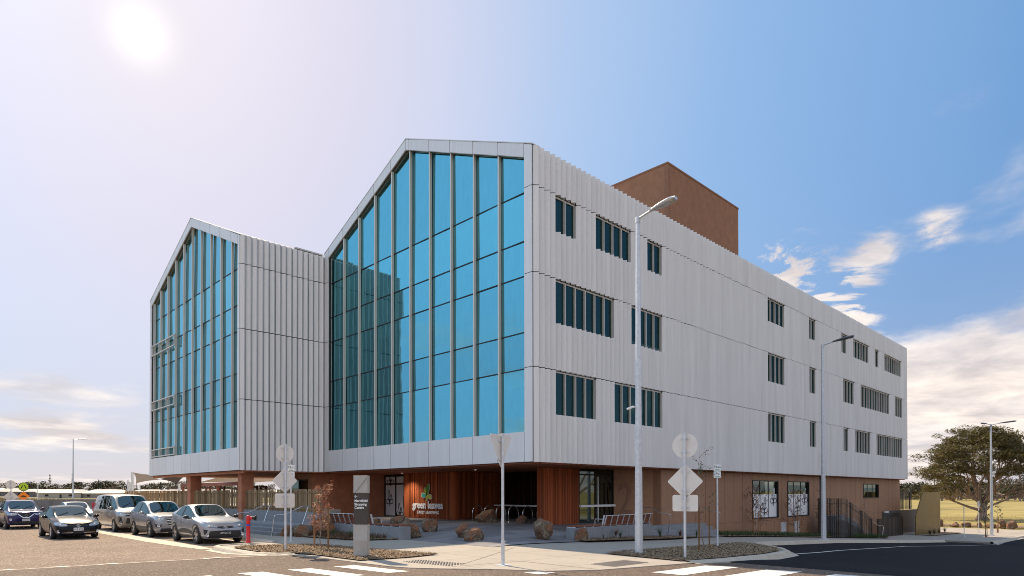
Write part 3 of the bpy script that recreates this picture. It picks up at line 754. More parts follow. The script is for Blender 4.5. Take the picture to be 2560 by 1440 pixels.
for (a, b, za, zb) in OPN:
    big = za < 1
    f = MB(); d = .05
    f.box(a-.02, b+.02, 18.64, 18.90, zb-.0, zb+.06); f.box(a-.02, b+.02, 18.66, 18.90, za-.05, za)
    f.box(a-.03, a+d, 18.66, 18.84, za, zb); f.box(b-.03, b+.03, 18.66, 18.84, za, zb)
    for k in (1, 2): xm = a+(b-a)*k/3; f.box(xm-.03, xm+.03, 18.775, 18.84, za, zb)
    fo = f.build('street_window', K['black'], B)
    MB().quad((a, 18.80, za), (b, 18.80, za), (b, 18.80, zb), (a, 18.80, zb)).build('glass', K['glassn'], fo)
    MB().box(a, b, 19.6, 19.7, za-.3, zb).build('room_behind', K['dark'], fo)
    if big:
        zm = za+1.55
        MB().quad((a+.05, 18.79, za+.02), (b-.03, 18.79, za+.02), (b-.03, 18.79, zm), (a+.05, 18.79, zm)).build('frosted_film', K['frost'], fo)
        m_ = MB(); wd = b-a
        flower(m_, a+.30, za+1.0, .62, 18.782); flower(m_, a+wd*.5, za+.42, .62, 18.782); flower(m_, a+wd*.86, za+1.05, .62, 18.782)
        v2 = []; keep = MB()
        lo = MB(); hi = MB()
        for i_, fc in enumerate(m_.f):
            P = [m_.v[j] for j in fc]; c = sum(p[2] for p in P)/4; cx_ = sum(p[0] for p in P)/4
            if cx_ < a+.06 or cx_ > b-.06: continue
            (lo if c < zm else hi).poly(P)
        lo.build('leaf_drawing', K['black'], fo); hi.build('leaf_outline', K['white'], fo)
# entrance zone
def battens(mb, p0, p1, z0, z1, pitch=.085, w=.06, d=.035, out=(0, -1, 0)):
    p0, p1, o = Vector(p0), Vector(p1), Vector(out); L = (p1-p0).length; u = (p1-p0)/L; n = int(L/pitch)
    for k in range(n):
        c = p0+u*(pitch*(k+.5)); dd = d*(1 if k % 3 else 1.5)
        mb.obox((c.x+o.x*dd*.5, c.y+o.y*dd*.5, (z0+z1)/2), u*w*.5, o*dd*.5, (0, 0, (z1-z0)/2))
tw = MB()
tw.box(23.27, 27.2, 28.62, 33.6, .3, 3.12); t1 = None
battens(tw, (23.27, 28.6, 0), (23.27, 33.6, 0), .42, 3.12, out=(-1, 0, 0))
battens(tw, (27.2, 28.62, 0), (23.25, 28.62, 0), .42, 3.12, out=(0, -1, 0))
tw.build('timber_wall', K['timber'], B)
tw = MB()
tw.box(22.79, 25.1, 20.89, 21.6, .25, 3.12)
battens(tw, (22.77, 20.89, 0), (25.1, 20.89, 0), .30, 3.12, out=(0, -1, 0))
battens(tw, (22.79, 21.6, 0), (22.79, 20.88, 0), .30, 3.12, out=(-1, 0, 0))
tw.build('timber_wall', K['timber'], B)
dk = MB()
dk.box(27.6, 27.7, 21.6, 28.6, .3, 3.13); dk.box(25.1, 29.5, 22.6, 22.7, .2, 3.13); dk.box(23.3, 33, 33.62, 33.7, .2, 3.1)
dk.box(25.12, 25.2, 21.6, 22.6, .2, 3.13); dk.box(24.8, 33, 36.8, 36.86, .1, 3.1); dk.box(26.5, 26.6, 33.7, 36.8, .1, 3.1); dk.box(30, 72, 35.6, 35.78, -2.5, 3.13)
dk.build('inner_walls', K['dark'], B)
gl = MB(); gl.quad((26.9, 28.6, .45), (26.9, 21.62, .45), (26.9, 21.62, 3.05), (26.9, 28.6, 3.05)); fo = gl.build('cafe_glazing', K['glassn'], B)
fm = MB()
for y in (28.55, 25.9, 23.4, 21.65): fm.box(26.84, 26.94, y-.03, y+.03, .36, 3.12)
fm.box(26.82, 26.96, 21.6, 28.6, .34, .46); fm.build('cafe_frame', K['black'], fo)
MB().box(26.15, 26.5, 23.0, 28.4, 1.12, 1.20).build('servery_shelf', K['white'], B)
gl = MB(); gl.quad((25.12, 20.95, .35), (28.0, 20.95, .35), (28.0, 20.95, 3.1), (25.12, 20.95, 3.1)); fo = gl.build('lobby_glazing', K['glassn'], B)
fm = MB(); fm.box(26.66, 26.72, 20.90, 20.97, .4, 2.75, 1)
for x in (25.14, 27.98): fm.box(x-.03, x+.03, 20.9, 20.98, .35, 3.1)
fm.box(25.1, 28.0, 20.9, 20.98, 2.8, 2.87); fm.build('lobby_frame', [K['black'], K['galv']], fo)
MB().box(25.11, 28.02, 20.78, 20.90, 1.17, 1.28).build('door_rail', K['white'], B)
# diagonal wall that carries the street number
A_, B_ = Vector((28.02, 20.9, 0)), Vector((29.22, 19.18, 0)); u = (B_-A_).normalized(); nn = Vector((u.y, -u.x, 0))
dw = MB(); c = (A_+B_)/2; dw.obox((c.x-nn.x*.05, c.y-nn.y*.05, 1.65), u*((B_-A_).length/2), nn*.05, (0, 0, 1.48)); dw.build('number_wall', K['panel'], B)
o = text_mesh('21', 2.5, basis(c+nn*.035+Vector((0, 0, .75)), u, (0, 0, 1), nn), mat('number_paint', (.27, .13, .08), .6), 'street_number', B, .03, sx=.62)
# entrance door with frosted leaf film
E0, E1, EX = 33.62, 36.85, 24.0
fm = MB()
for y in (E0+.03, 34.45, 35.55, E1-.03): fm.box(EX-.05, EX+.05, y-.045, y+.045, .36, 3.05)
fm.box(EX-.05, EX+.05, E0, E1, 2.45, 2.55); fm.box(EX-.05, EX+.05, E0, E1, 2.98, 3.12); fm.box(EX-.05, EX+.05, E0, E1, .3, .42)
fm.box(EX-.08, EX-.02, 34.5, 35.5, .4, .5); do = fm.build('entrance_door', K['black'], B)
MB().quad((EX, E1, .4), (EX, E0, .4), (EX, E0, 3.0), (EX, E1, 3.0)).build('frosted_glass', K['frost'], do)
m_ = MB()
for cy, cz, s_ in ((36.2, 2.6, .5), (34.2, 1.9, .5), (36.3, 1.3, .55), (35.1, .5, .5), (34.0, .8, .45), (34.2, 2.75, .4)):
    t_ = MB(); flower(t_, cy, cz, s_, 0)
    for f_ in t_.f:
        P = [t_.v[j] for j in f_]
        if all(.42 < p[2] < 2.98 and E0+.05 < p[0] < E1-.05 for p in P): m_.poly([(EX-.012, p[0], p[2]) for p in P])
m_.build('leaf_drawing', K['black'], do)
MB().box(EX-.12, EX-.07, 34.55, 34.6, 1.0, 1.7).build('door_handle', K['steel'], do)
# rendered wall to the left and window
rw = MB(); rw.box(18.8, 24.2, 36.9, 37.1, -.1, 3.12); rw.build('rendered_wall', K['render'], B)
pw_ = MB()
for a, b in ((37.1, 38.0), (38.0, 38.9), (38.9, 39.8), (39.8, 40.7), (40.7, 41.6)):
    pw_.box(18.8, 18.86, a+.01, b-.01, -.1, 1.95); 
    if a < 37.05 or a > 41: pw_.box(18.8, 18.86, a+.01, b-.01, 1.95, 3.12)
    else: pw_.box(18.8, 18.86, a+.01, b-.01, 2.75, 3.12)
pw_.box(18.8, 18.86, 37.1, 37.5, 1.95, 2.75); pw_.box(18.87, 24, 41.5, 41.6, 0, 3.1); pwo = pw_.build('terrace_wall', K['panel'], B)
wf = MB(); wf.box(18.78, 18.9, 37.5, 40.7, 2.72, 2.78); wf.box(18.78, 18.9, 37.5, 40.7, 1.9, 1.97); wf.box(18.78, 18.9, 38.7, 38.76, 1.97, 2.72)
wf = wf.build('terrace_window', K['black'], B); MB().quad((18.88, 40.7, 1.95), (18.88, 37.5, 1.95), (18.88, 37.5, 2.74), (18.88, 40.7, 2.74)).build('glass', K['glassn'], wf)

# ---- sign on the timber wall (leaf logo and two lines of lettering)
SG = empty('wall_sign', (23.2, 31, .8), 'leaf logo and white childcare lettering fixed to the timber batten wall', 'sign')
SX = 23.2
lc = [((.012, .16, .05), 75, .74, .17, 0), ((.36, .48, .03), 112, .52, .13, 1), ((.02, .42, .34), 172, .52, .16, 2), ((.55, .52, .03), -8, .50, .16, 3), ((.40, .40, .03), 262, .26, .09, 4)]
cols = [(.10, .30, .03), (.42, .50, .05), (.05, .45, .36), (.60, .58, .06), (.45, .42, .05)]
cy0, cz0 = 31.05, 1.72
for (c_, ang, L, Wd, i_) in lc:
    for lay, (ex, m_c, dx) in enumerate(((.035, K['white'], 0), (0, mat('logo_leaf_%s' % ['green', 'lime', 'teal', 'yellow', 'olive'][i_], cols[i_], .5, 0, .1), .022))):
        pts = []
        for k in range(24):
            t = k/24*2*pi; s_ = (1-cos(t))/2; wv = sin(t)*(Wd+ex)*(.45+.55*s_)
            q = s_*(L+2*ex)-ex; a = radians(ang)
            yy = -(q*cos(a)-wv*sin(a)); zz_ = q*sin(a)+wv*cos(a)
            pts.append((SX-.04-dx, cy0+yy, cz0+zz_))
        o = MB().prism(pts, (-.025, 0, 0)).build('leaf', m_c, SG)
MT = lambda y, z, x=SX-.05: basis((x, y, z), (0, -1, 0), (0, 0, 1), (-1, 0, 0))
text_mesh('green leaves', .62, MT(31.0, .98), K['white'], 'lettering', SG, .02, sx=.95, spacing=1.02, bold=.016)
text_mesh('EARLY LEARNING', .24, MT(30.95, .66), K['white'], 'tagline', SG, .015, sx=1.0, spacing=1.15, bold=.005)
# the two small soffit downlights that are lit in the photograph
for i, (x, y, lb) in enumerate(((22.45, 32.6, 'small lit downlight in the soffit above the left end of the timber sign wall'), (22.0, 25.3, 'small lit downlight in the dark soffit over the bike hoops'))):
    o = empty('downlight', (x, y, 3.13), lb, 'light fitting')
    MB().lathe([(.10, -.001), (.085, -.03), (.07, -.03)], 16, 0, (x, y, 3.13)).build('trim_ring', K['white'], o)
    em = bpy.data.materials.get('lamp_glow')
    if not em:
        em = bpy.data.materials.new('lamp_glow'); em.use_nodes = True; t = NT(em.node_tree); b = t.n['Principled BSDF']; b.inputs['Emission Color'].default_value = (1, .85, .65, 1); b.inputs['Emission Strength'].default_value = 6
    MB().lathe([(.07, -.02), (0, -.02)], 16, 0, (x, y, 3.13)).build('diffuser', em, o)
    ld = bpy.data.lights.new('downlight_lamp', 'SPOT'); ld.energy = (210, 45)[i]; ld.spot_size = radians(125); ld.spot_blend = .8; ld.color = (1, .86, .70); ld.shadow_soft_size = .08
    lo_ = bpy.data.objects.new('downlight_lamp', ld); col.objects.link(lo_); lo_.parent = o; lo_.location = (0, 0, -.05)
# ================================================================== STREET FURNITURE
def octpole(mb, x, y, z0, z1, r0, r1, n=8): mb.tube([(x, y, z0), (x, y, z1)], [r0, r1], n)
def street_lamp(loc, label, arm=(0, -1), L=1.5, twin=False, h=10.45, r0=.14, hm=None):
    o = empty('street_lamp', loc, label, 'street lamp', 'galvanised street lamps along the roads')
    x, y, z = loc; m = MB(); m.tube([(x, y, z), (x, y, z+h*.24), (x, y, z+h*.245), (x, y, z+h)], [r0, r0*.86, r0*.83, r0*.5], 8)
    m.build('pole', K['galv'], o)
    b = MB(); b.box(x-.2, x+.2, y-.2, y+.2, z+.0, z+.03); 
    for a in (-1, 1):
        for c in (-1, 1): b.tube([(x+a*.15, y+c*.15, z+.02), (x+a*.15, y+c*.15, z+.1)], .018, 6)
    b.build('base_plate', K['galv'], o)
    u = Vector((arm[0], arm[1], 0)); w = Vector((-arm[1], arm[0], 0)); top = Vector((x, y, z+h))
    for s_, LL in ((1, L),)+(((-1, .75),) if twin else ()):
        uu = u*s_; a = MB(); a.tube([top+Vector((0, 0, -.15)), top+Vector((0, 0, .03))], .075, 8)
        a.tube([top+Vector((0, 0, -.02)), top+uu*LL*.38+Vector((0, 0, .10))], .035, 8); a.build('arm', K['galv'], o)
        c0 = top+uu*LL*.34+Vector((0, 0, .09)); hd = MB(); n = 9; rows = []
        for k in range(n+1):
            t = k/n; wd = .06+.115*sin(min(1, t*1.25)*pi*.5)*(1 if t < .8 else sqrt(max(.12, 1-((t-.8)/.2)**2))); th = .045+.05*sin(t*pi*.8)
            c = c0+uu*(LL*.66*t)+Vector((0, 0, .10*t)); rows.append((c, wd, th))
        V = []
        for c, wd, th in rows:
            for a_ in range(10):
                q = 2*pi*a_/10; V.append(c+w*cos(q)*wd+Vector((0, 0, sin(q)*th*(1 if sin(q) > 0 else .55))))
        F = [(i*10+k, i*10+(k+1) % 10, (i+1)*10+(k+1) % 10, (i+1)*10+k) for i in range(n) for k in range(10)]+[tuple(range(10)), tuple(n*10+k for k in range(10))[::-1]]
        ho = MB().add(V, F).build('lamp_head', hm or mat('backlit_lamp_head', (.12, .13, .14), .4, .3, .1), o, smooth=True)  # default head colour darkened to look backlit
        c = c0+uu*LL*.66*.72+Vector((0, 0, .04)); MB().obox(c, uu*.17, w*.085, (0, 0, .012)).build('lens', mat('lamp_lens', (.55, .48, .36), .2, 0, .3, 60), ho)
    return o
l1 = street_lamp((16.71, 11.51, 0), 'tallest nearest galvanised street lamp rising in front of the long silver facade', L=1.35, r0=.13, hm=K['galv'])
cm_ = MB(); cm_.tube([(16.71, 11.51, 4.55), (16.58, 11.66, 4.58)], .02, 6); cm_.tube([(16.48, 11.78, 4.50), (16.62, 11.62, 4.58)], .035, 8)
tag(cm_.build('security_camera', K['white']), 'small white security camera clamped to the nearest street lamp pole', 'camera')
street_lamp((35.9, 12.95, g(35.9, 0)), 'grey street lamp at the kerb before the far half of the long facade', L=1.55)
street_lamp((74.2, 11.7, g(74.2, 0)), 'double headed street lamp beside the big spreading tree', L=1.9, twin=True, h=10.4)
street_lamp((21.4, 122.9, .1), 'distant street lamp standing alone against the sky left of the building', arm=(1, 0), L=1.9, h=10.5)
street_lamp((10.4, 76, 0), 'short thin lamp post behind the dark saloon car', arm=(1, 0), L=.5, h=2.9, r0=.06)

def rrect(w, h, r, n=5):
    P = []
    for cx, cy, a0 in ((w/2-r, h/2-r, 0), (-w/2+r, h/2-r, 90), (-w/2+r, -h/2+r, 180), (w/2-r, -h/2+r, 270)):
        for k in range(n+1): a = radians(a0+90*k/n); P.append((cx+r*cos(a), cy+r*sin(a)))
    return P
def rot2(P, a): return [(x*cos(a)-y*sin(a), x*sin(a)+y*cos(a)) for x, y in P]
def plate(o, shape, zc, az, mfront, mback, name='sign_plate', off=-.055, t=.004, border=None):
    """thin sheet-metal plate; az = direction its BACK faces away from (front normal)"""
    x, y, z = o.location; nf = Vector((cos(az), sin(az), 0)); u = Vector((-sin(az), cos(az), 0)); c = Vector((x, y, z+zc))+nf*off*-1
    P = [c+u*a+Vector((0, 0, b)) for a, b in shape]; n = len(P); Q = [p+nf*t for p in P]
    m = MB(); m.poly(P[::-1], 1); m.poly(Q, 0)
    for i in range(n): m.quad(P[i], P[(i+1) % n], Q[(i+1) % n], Q[i], 1)
    pl = m.build(name, [mfront, mback], o)
    # folded stiffening rails on the back
    r = MB()
    hh = [b for a, b in shape]; ww = [a for a, b in shape]
    for zz_ in ((max(hh)*.55, min(hh)*.55)):
        cc = c-nf*.016+Vector((0, 0, zz_)); r.obox(cc, u*(.12), nf*.012, (0, 0, .02))
    r.build('bracket', K['galv'], o)
    return pl, c, u, nf
CIR = [(.3*cos(2*pi*k/36), .3*sin(2*pi*k/36)) for k in range(36)]
def sign_stack(loc, h, az, label, r=.30, d=.62, rw=.62, rh=.46, zs=None, rad=.038):
    o = empty('sign_post', loc, label, 'road sign', 'stacks of three road signs seen from behind')
    x, y, z = loc; m = MB(); m.tube([(x, y, z-.02), (x, y, z+h)], rad, 10); m.tube([(x, y, z+h), (x, y, z+h+.02)], rad*1.15, 10); m.build('post', K['galv'], o)
    zc, zd, zr = zs
    plate(o, [(a*r/.3, b*r/.3) for a, b in CIR], zc, az, K['white'], K['alu'], 'round_plate')
    plate(o, rot2(rrect(d, d, .05), pi/4), zd, az, mat('sign_yellow', (.75, .50, .02), .4, 0, .05), K['alu'], 'diamond_plate')
    plate(o, rrect(rw, rh, .05), zr, az, mat('sign_yellow', (.75, .5, .02)), K['alu'], 'rectangular_plate')
    return o
sign_stack((9.44, 20.41, 0), 3.5, radians(86), 'three grey sign backs on a post at the red leaved sapling, the round one uppermost', r=.30, d=.60, rw=.66, rh=.47, zs=(3.22, 2.32, 1.66))
sign_stack((16.33, 9.68, 0), 3.6, radians(20), 'three grey sign backs on a post in the right hand mulch bed', r=.36, d=.72, rw=.72, rh=.47, zs=(3.25, 2.22, 1.6))
sign_stack((7.35, 66.9, -.1), 3.1, radians(95), 'pair of grey sign backs far off beside the pedestrian crossing sign', r=.36, d=.72, rw=.5, rh=.34, zs=(2.75, 1.75, .9))
# give way sign from behind
o = empty('give_way_sign', (11.61, 12.26, 0), 'inverted triangular sign seen from behind on a tall steel post in the sunlit paving', 'road sign')
m = MB(); x, y = 11.61, 12.26; m.tube([(x, y, .0), (x, y, 3.47)], .038, 12); m.tube([(x, y, .0), (x, y, .62)], .05, 12); m.tube([(x, y+.05, .63), (x+.07, y-.06, .63)], .012, 6); m.build('post', K['galv'], o)
MB().box(x-.17, x+.17, y-.17, y+.17, .0, .012).build('base_plate', K['galv'], o)
tri = []
for cx, cy, a0 in ((.42, .36, -30), (-.42, .36, 90), (0, -.40, 210)):
    for k in range(5): a = radians(a0+120*k/4); tri.append((cx+.05*cos(a), cy+.05*sin(a)))
plate(o, tri, 3.03, radians(100), K['white'], K['alu'], 'triangular_plate')
# parking signs
def parking_sign(loc, h, az, label, lines=True):
    o = empty('parking_sign', loc, label, 'road sign'); x, y, z = loc
    MB().tube([(x, y, z), (x, y, z+h)], .030, 10).build('post', K['galv'], o)
    m = MB(); m.tube([(x, y, z+.02), (x, y, z+.35)], .042, 10); m.box(x-.1, x+.1, y-.1, y+.1, z, z+.02); m.build('socket', K['galv'], o)
    for zc, txt, txt2 in ((h-.16, 'P1', '8-6\nMON-FRI'), (h-.42, '2P', '8-1\nSAT')):
        pl, c, u, nf = plate(o, rrect(.26, .24, .02), zc, az, K['white'], K['alu'], 'sign_plate', off=-.035)
        if lines:
            q = c+nf*.008
            text_mesh(txt, .14, basis(q+u*-.06+Vector((0, 0, -.02)), u, (0, 0, 1), nf), K['black'], 'lettering', o, .001)
            text_mesh(txt2, .040, basis(q+u*.055+Vector((0, 0, .03)), u, (0, 0, 1), nf), K['black'], 'lettering', o, .001)
            MB().obox(q+Vector((0, 0, -.085)), u*.08, nf*.001, (0, 0, .012)).build('arrow_bar', mat('sign_green', (.02, .25, .08)), o)
    return o
parking_sign((22.4, 11.9, g(22.4, 0)), 3.15, radians(27+180), 'white time limit parking sign on a slim post beside the green sapling')
parking_sign((11.37, 24.1, 0), 3.05, radians(65+180), 'white parking sign partly hidden behind the left stack of sign backs')
parking_sign((67.5, 12.6, g(67.5, 0)), 2.75, radians(100), 'narrow parking sign seen edge on beside the gold screen', lines=False)
parking_sign((79.5, 13.6, g(79, 0)), 3.2, radians(10), 'small sign on a thin post under the big spreading tree', lines=False)
# pedestrian crossing and hump warning signs
o = empty('crossing_sign', (8.75, 71.5, -.1), 'fluorescent pedestrian crossing roundel above an orange speed hump diamond', 'road sign')
x, y, z = o.location; MB().tube([(x, y, z), (x, y, z+3.0)], .04, 8).build('post', K['galv'], o); AZ = radians(262)
pl, c, u, nf = plate(o, [(a*1.28, b*1.28) for a, b in CIR], 2.62, AZ, mat('fluoro_yellow', (.42, .62, .02), .4), K['alu'], 'round_plate', off=-.05)
q = c+nf*.012
MB().poly([q+u*a+Vector((0, 0, b)) for a, b in ((-.06, .17), (-.02, .17), (-.14, -.15), (-.24, -.15))]).poly([q+u*a+Vector((0, 0, b)) for a, b in ((.06, .17), (.02, .17), (.14, -.15), (.24, -.15))]).build('walking_legs_symbol', K['black'], o)
rg = MB()
for k in range(36):
    a, b = 2*pi*k/36, 2*pi*(k+1)/36; rg.poly([q+u*cos(t)*r_+Vector((0, 0, sin(t)*r_)) for t, r_ in ((a, .33), (b, .33), (b, .37), (a, .37))])
rg.build('border_ring', K['black'], o)
pl, c, u, nf = plate(o, rot2(rrect(.62, .62, .04), pi/4), 1.78, AZ, mat('sign_orange', (.85, .24, .02), .4), K['alu'], 'diamond_plate', off=-.05); q = c+nf*.012
hp = [(-.24, -.06)]+[(-.17+.34*k/10, -.03+.10*sin(pi*k/10)) for k in range(11)]+[(.24, -.06)]
MB().poly([q+u*a+Vector((0, 0, b)) for a, b in hp]).build('hump_symbol', K['black'], o)

# wayfinding totem
TL = Vector((10.12, 16.8, .0)); o = empty('wayfinding_totem', TL, 'tall grey and charcoal wayfinding totem with faceted panels and white lettering', 'sign')
va = atan2(16.8, 10.12); na = va+pi+radians(-20); n_ = Vector((cos(na), sin(na), 0)); u_ = Vector((-sin(na), cos(na), 0)); W2, T2 = .215, .10
def TP(a, d, z): return TL+u_*a+n_*d+Vector((0, 0, z))
def tbox(z0, z1, w, t, m_, nm):
    m = MB(); m.obox(TP(0, 0, (z0+z1)/2), u_*w, n_*t, (0, 0, (z1-z0)/2)); return m.build(nm, m_, o, bevel=.006)
gm = mat('totem_grey', (.44, .42, .39), .5, .2, .05); dm = mat('totem_charcoal', (.062, .050, .040), .5, 0, .08)
tbox(.0, .97, W2, T2, gm, 'lower_body'); tbox(.975, 1.90, W2-.006, T2-.006, dm, 'text_panel'); tbox(1.905, 2.42, W2, T2, gm, 'upper_body')
fc = MB(); F_ = T2+.003
fc.poly([TP(-W2, F_, .96), TP(W2, F_, .96), TP(-W2, F_, .50)][::1]); fc.poly([TP(-W2, F_, .0), TP(-W2, F_, .50), TP(W2, F_, .01)])
fc.poly([TP(-W2, F_, .50), TP(W2, F_, .96), TP(W2, F_+.035, .5)]); fc.poly([TP(-W2, F_, .50), TP(W2, F_+.035, .5), TP(W2, F_, .02)])
fc.build('facet', gm, o)
f2 = MB(); f2.poly([TP(-W2, F_, 1.92), TP(W2, F_, 1.92), TP(W2, F_, 2.41)]); f2.prism([TP(-W2+.01, F_+.001, 1.93), TP(W2, F_+.001, 2.41), TP(W2, F_+.03, 2.38), TP(-W2+.05, F_+.03, 1.93)], (0, 0, -.012)); f2.build('facet', gm, o)
text_mesh('Merrifield\nShopping\nCentre', .102, basis(TP(-W2+.035, T2+.004, 1.64), u_, (0, 0, 1), n_), K['white'], 'lettering', o, .002, 'LEFT', sx=1.0, bold=.0025)
ar = MB(); zc = 1.80
for a, b in (((-W2+.04, 0), (-W2+.12, 0)), ((-W2+.04, 0), (-W2+.075, .035)), ((-W2+.04, 0), (-W2+.075, -.035))): ar.tube([TP(a[0], T2+.002, zc+a[1]), TP(b[0], T2+.002, zc+b[1])], .006, 5)
ar.build('arrow', K['white'], o)
m = MB(); m.obox(TL+Vector((.05, -.1, .0)), u_*.55, n_*.4, (0, 0, .035)); tag(m.build('totem_pad', K['path']), kind='structure')

# fire hydrant standpipe
o = empty('fire_hydrant', (9.86, 24.5, 0.0), 'red standpipe hydrant with a blue band beside the silver crossover', 'hydrant'); x, y, z = o.location
m = MB(); m.lathe([(0, 0), (.10, 0), (.10, .04), (.075, .06), (.075, .86), (.09, .88), (.09, 1.0), (.05, 1.06), (0, 1.07)], 20, 0, (x, y, z)); m.build('standpipe', K['red'], o, smooth=True)
MB().lathe([(.078, .66), (.078, .72)], 20, 0, (x, y, z)).build('blue_band', mat('blue_band', (.02, .08, .55)), o)
m = MB(); uu = Vector((.72, -.69, 0)); m.tube([Vector((x, y, z+.96)), Vector((x, y, z+.96))+uu*.16], .055, 12); m.build('outlet', K['red'], o)
m = MB(); c = Vector((x, y, z+.96))+uu*.24; m.tube([c-uu*.07, c+uu*.02], [.05, .085], 14); ww = uu.cross(Vector((0, 0, 1)))
ring = [c+uu*.05+(ww*cos(2*pi*k/16)+Vector((0, 0, 1))*sin(2*pi*k/16))*.09 for k in range(17)]; m.tube(ring, .014, 6)
for k in range(4): m.tube([c+uu*.05, ring[k*4]], .01, 5)
m.build('valve_wheel', K['trim'], o)

# bike hoops
def hoop(x, y, label):
    z = gp(x, y); o = empty('bike_hoop', (x, y, z), label, 'bike rack', 'steel bicycle hoops in the shaded forecourt')
    P = [(x-.36, y, z), (x-.36, y, z+.45)]+[(x-.36*cos(pi*k/12), y, z+.50+.34*sin(pi*k/12)) for k in range(13)]+[(x+.36, y, z+.45), (x+.36, y, z)]
    MB().tube(P, .027, 8).build('hoop', K['steel'], o, smooth=True)
    m = MB(); 
    for s_ in (-.36, .36): m.lathe([(0, .012), (.06, .012), (.06, 0)], 12, 0, (x+s_, y, z))
    m.build('base_flange', K['steel'], o)
for y, lb in zip((26.85, 25.9, 24.95, 24.0, 22.95, 21.95), ('first bike hoop from the timber sign wall', 'second bike hoop from the timber sign wall', 'third bike hoop from the timber sign wall, behind the triangular sign post', 'fourth bike hoop, just right of the triangular sign post', 'fifth bike hoop, next to last before the timber corner', 'last bike hoop, half hidden by the timber corner')):
    hoop(23.5, y, lb)

# boulders
def boulder(x, y, w, d, h, seed, label, rz=0, z=None, name='boulder'):
    rr = random.Random(seed); bm = bmesh.new(); bmesh.ops.create_icosphere(bm, subdivisions=5, radius=1)
    pl = [(Vector((rr.gauss(0, 1), rr.gauss(0, 1), rr.gauss(0, .8))).normalized(), rr.uniform(.58, .86)) for _ in range(20)]
    off = Vector((seed*3.1, seed*1.7, 0))
    for v in bm.verts:
        p = v.co.copy()
        for n, dd in pl:
            k = p.dot(n)-dd
            if k > 0: p -= n*k*.95
        p += p.normalized()*(.09*noise.fractal(p*2.1+off, 1, 2, 5)+.025*noise.noise(p*9+off))
        v.co = Vector((p.x*w/2, p.y*d/2, max(p.z, -.62)*h/1.35+h*.42))
    me = bpy.data.meshes.new(name); bm.to_mesh(me); bm.free(); me.materials.append(K['rock'])
    me.polygons.foreach_set('use_smooth', [True]*len(me.polygons))
    o = bpy.data.objects.new(name, me); col.objects.link(o); o.location = (x, y, gp(x, y) if z is None else z); o.rotation_euler = (0, 0, rz)
    return tag(o, label, 'boulder', 'weathered boulders placed round the forecourt')
V_ = atan2(-.698, .716)
boulder(15.75, 22.35, 1.25, .9, .62, 1, 'flat topped dark boulder at the end of the left planted bed', V_)
boulder(16.5, 23.6, .5, .5, .62, 2, 'upright boulder wedged behind the flat topped dark boulder', V_)
boulder(17.6, 23.4, .95, .7, .55, 3, 'low red brown boulder at the foot of the timber sign wall', V_)
boulder(16.75, 20.1, .68, .7, .58, 4, 'rounded boulder partly behind the reddish angular boulder at mid forecourt', V_)
boulder(16.25, 18.75, 1.0, .65, .50, 5, 'reddish angular boulder nearest the sunlit paving', V_-.1)
boulder(22.4, 24.9, 1.45, .8, .62, 6, 'long sloping boulder behind the triangular sign post', V_)
boulder(23.0, 22.9, .75, .6, .36, 7, 'small low boulder under the bicycle hoops', V_)
boulder(18.75, 17.5, 1.12, 1.0, .84, 8, 'largest boulder, tall and lichen grey, before the timber corner', V_-.15)
boulder(20.3, 16.75, .66, .6, .56, 9, 'square red boulder at the end of the right bench wall', V_)
boulder(17.7, 26.0, .95, .7, .50, 10, 'brown boulder seen above the left bench seat', V_, z=.3)
boulder(17.4, 27.6, .8, .6, .35, 11, 'small boulder to the left of the one above the bench seat', V_, z=.28)
boulder(13.0, 26.4, 1.0, .6, .50, 12, 'dark rounded boulder in the left bed behind the sapling stakes', V_, z=-.03)
boulder(12.75, 27.35, .8, .6, .45, 13, 'dark boulder next to the lower steps on the left', V_, z=-.03)
boulder(14.2, 26.8, 1.3, .8, .95, 14, 'tall slanting grey rock against the left bench wall', V_, z=-.03)
rr = random.Random(5)
for i in range(16):
    x = 90.5+rr.uniform(-.5, .5); y = 12.4+i*1.12+rr.uniform(-.3, .3); w = rr.uniform(.7, 1.4)
    tag(boulder(x, y, w, w*.8, rr.uniform(.5, .95), 20+i, 'pale boulder edging the paddock, number %s from the right end of its row' % ['one', 'two', 'three', 'four', 'five', 'six', 'seven', 'eight', 'nine', 'ten', 'eleven', 'twelve', 'thirteen', 'fourteen', 'fifteen', 'sixteen'][i], rr.uniform(0, 3), z=-2.25), group='row of boulders edging the paddock', cat='boulder')

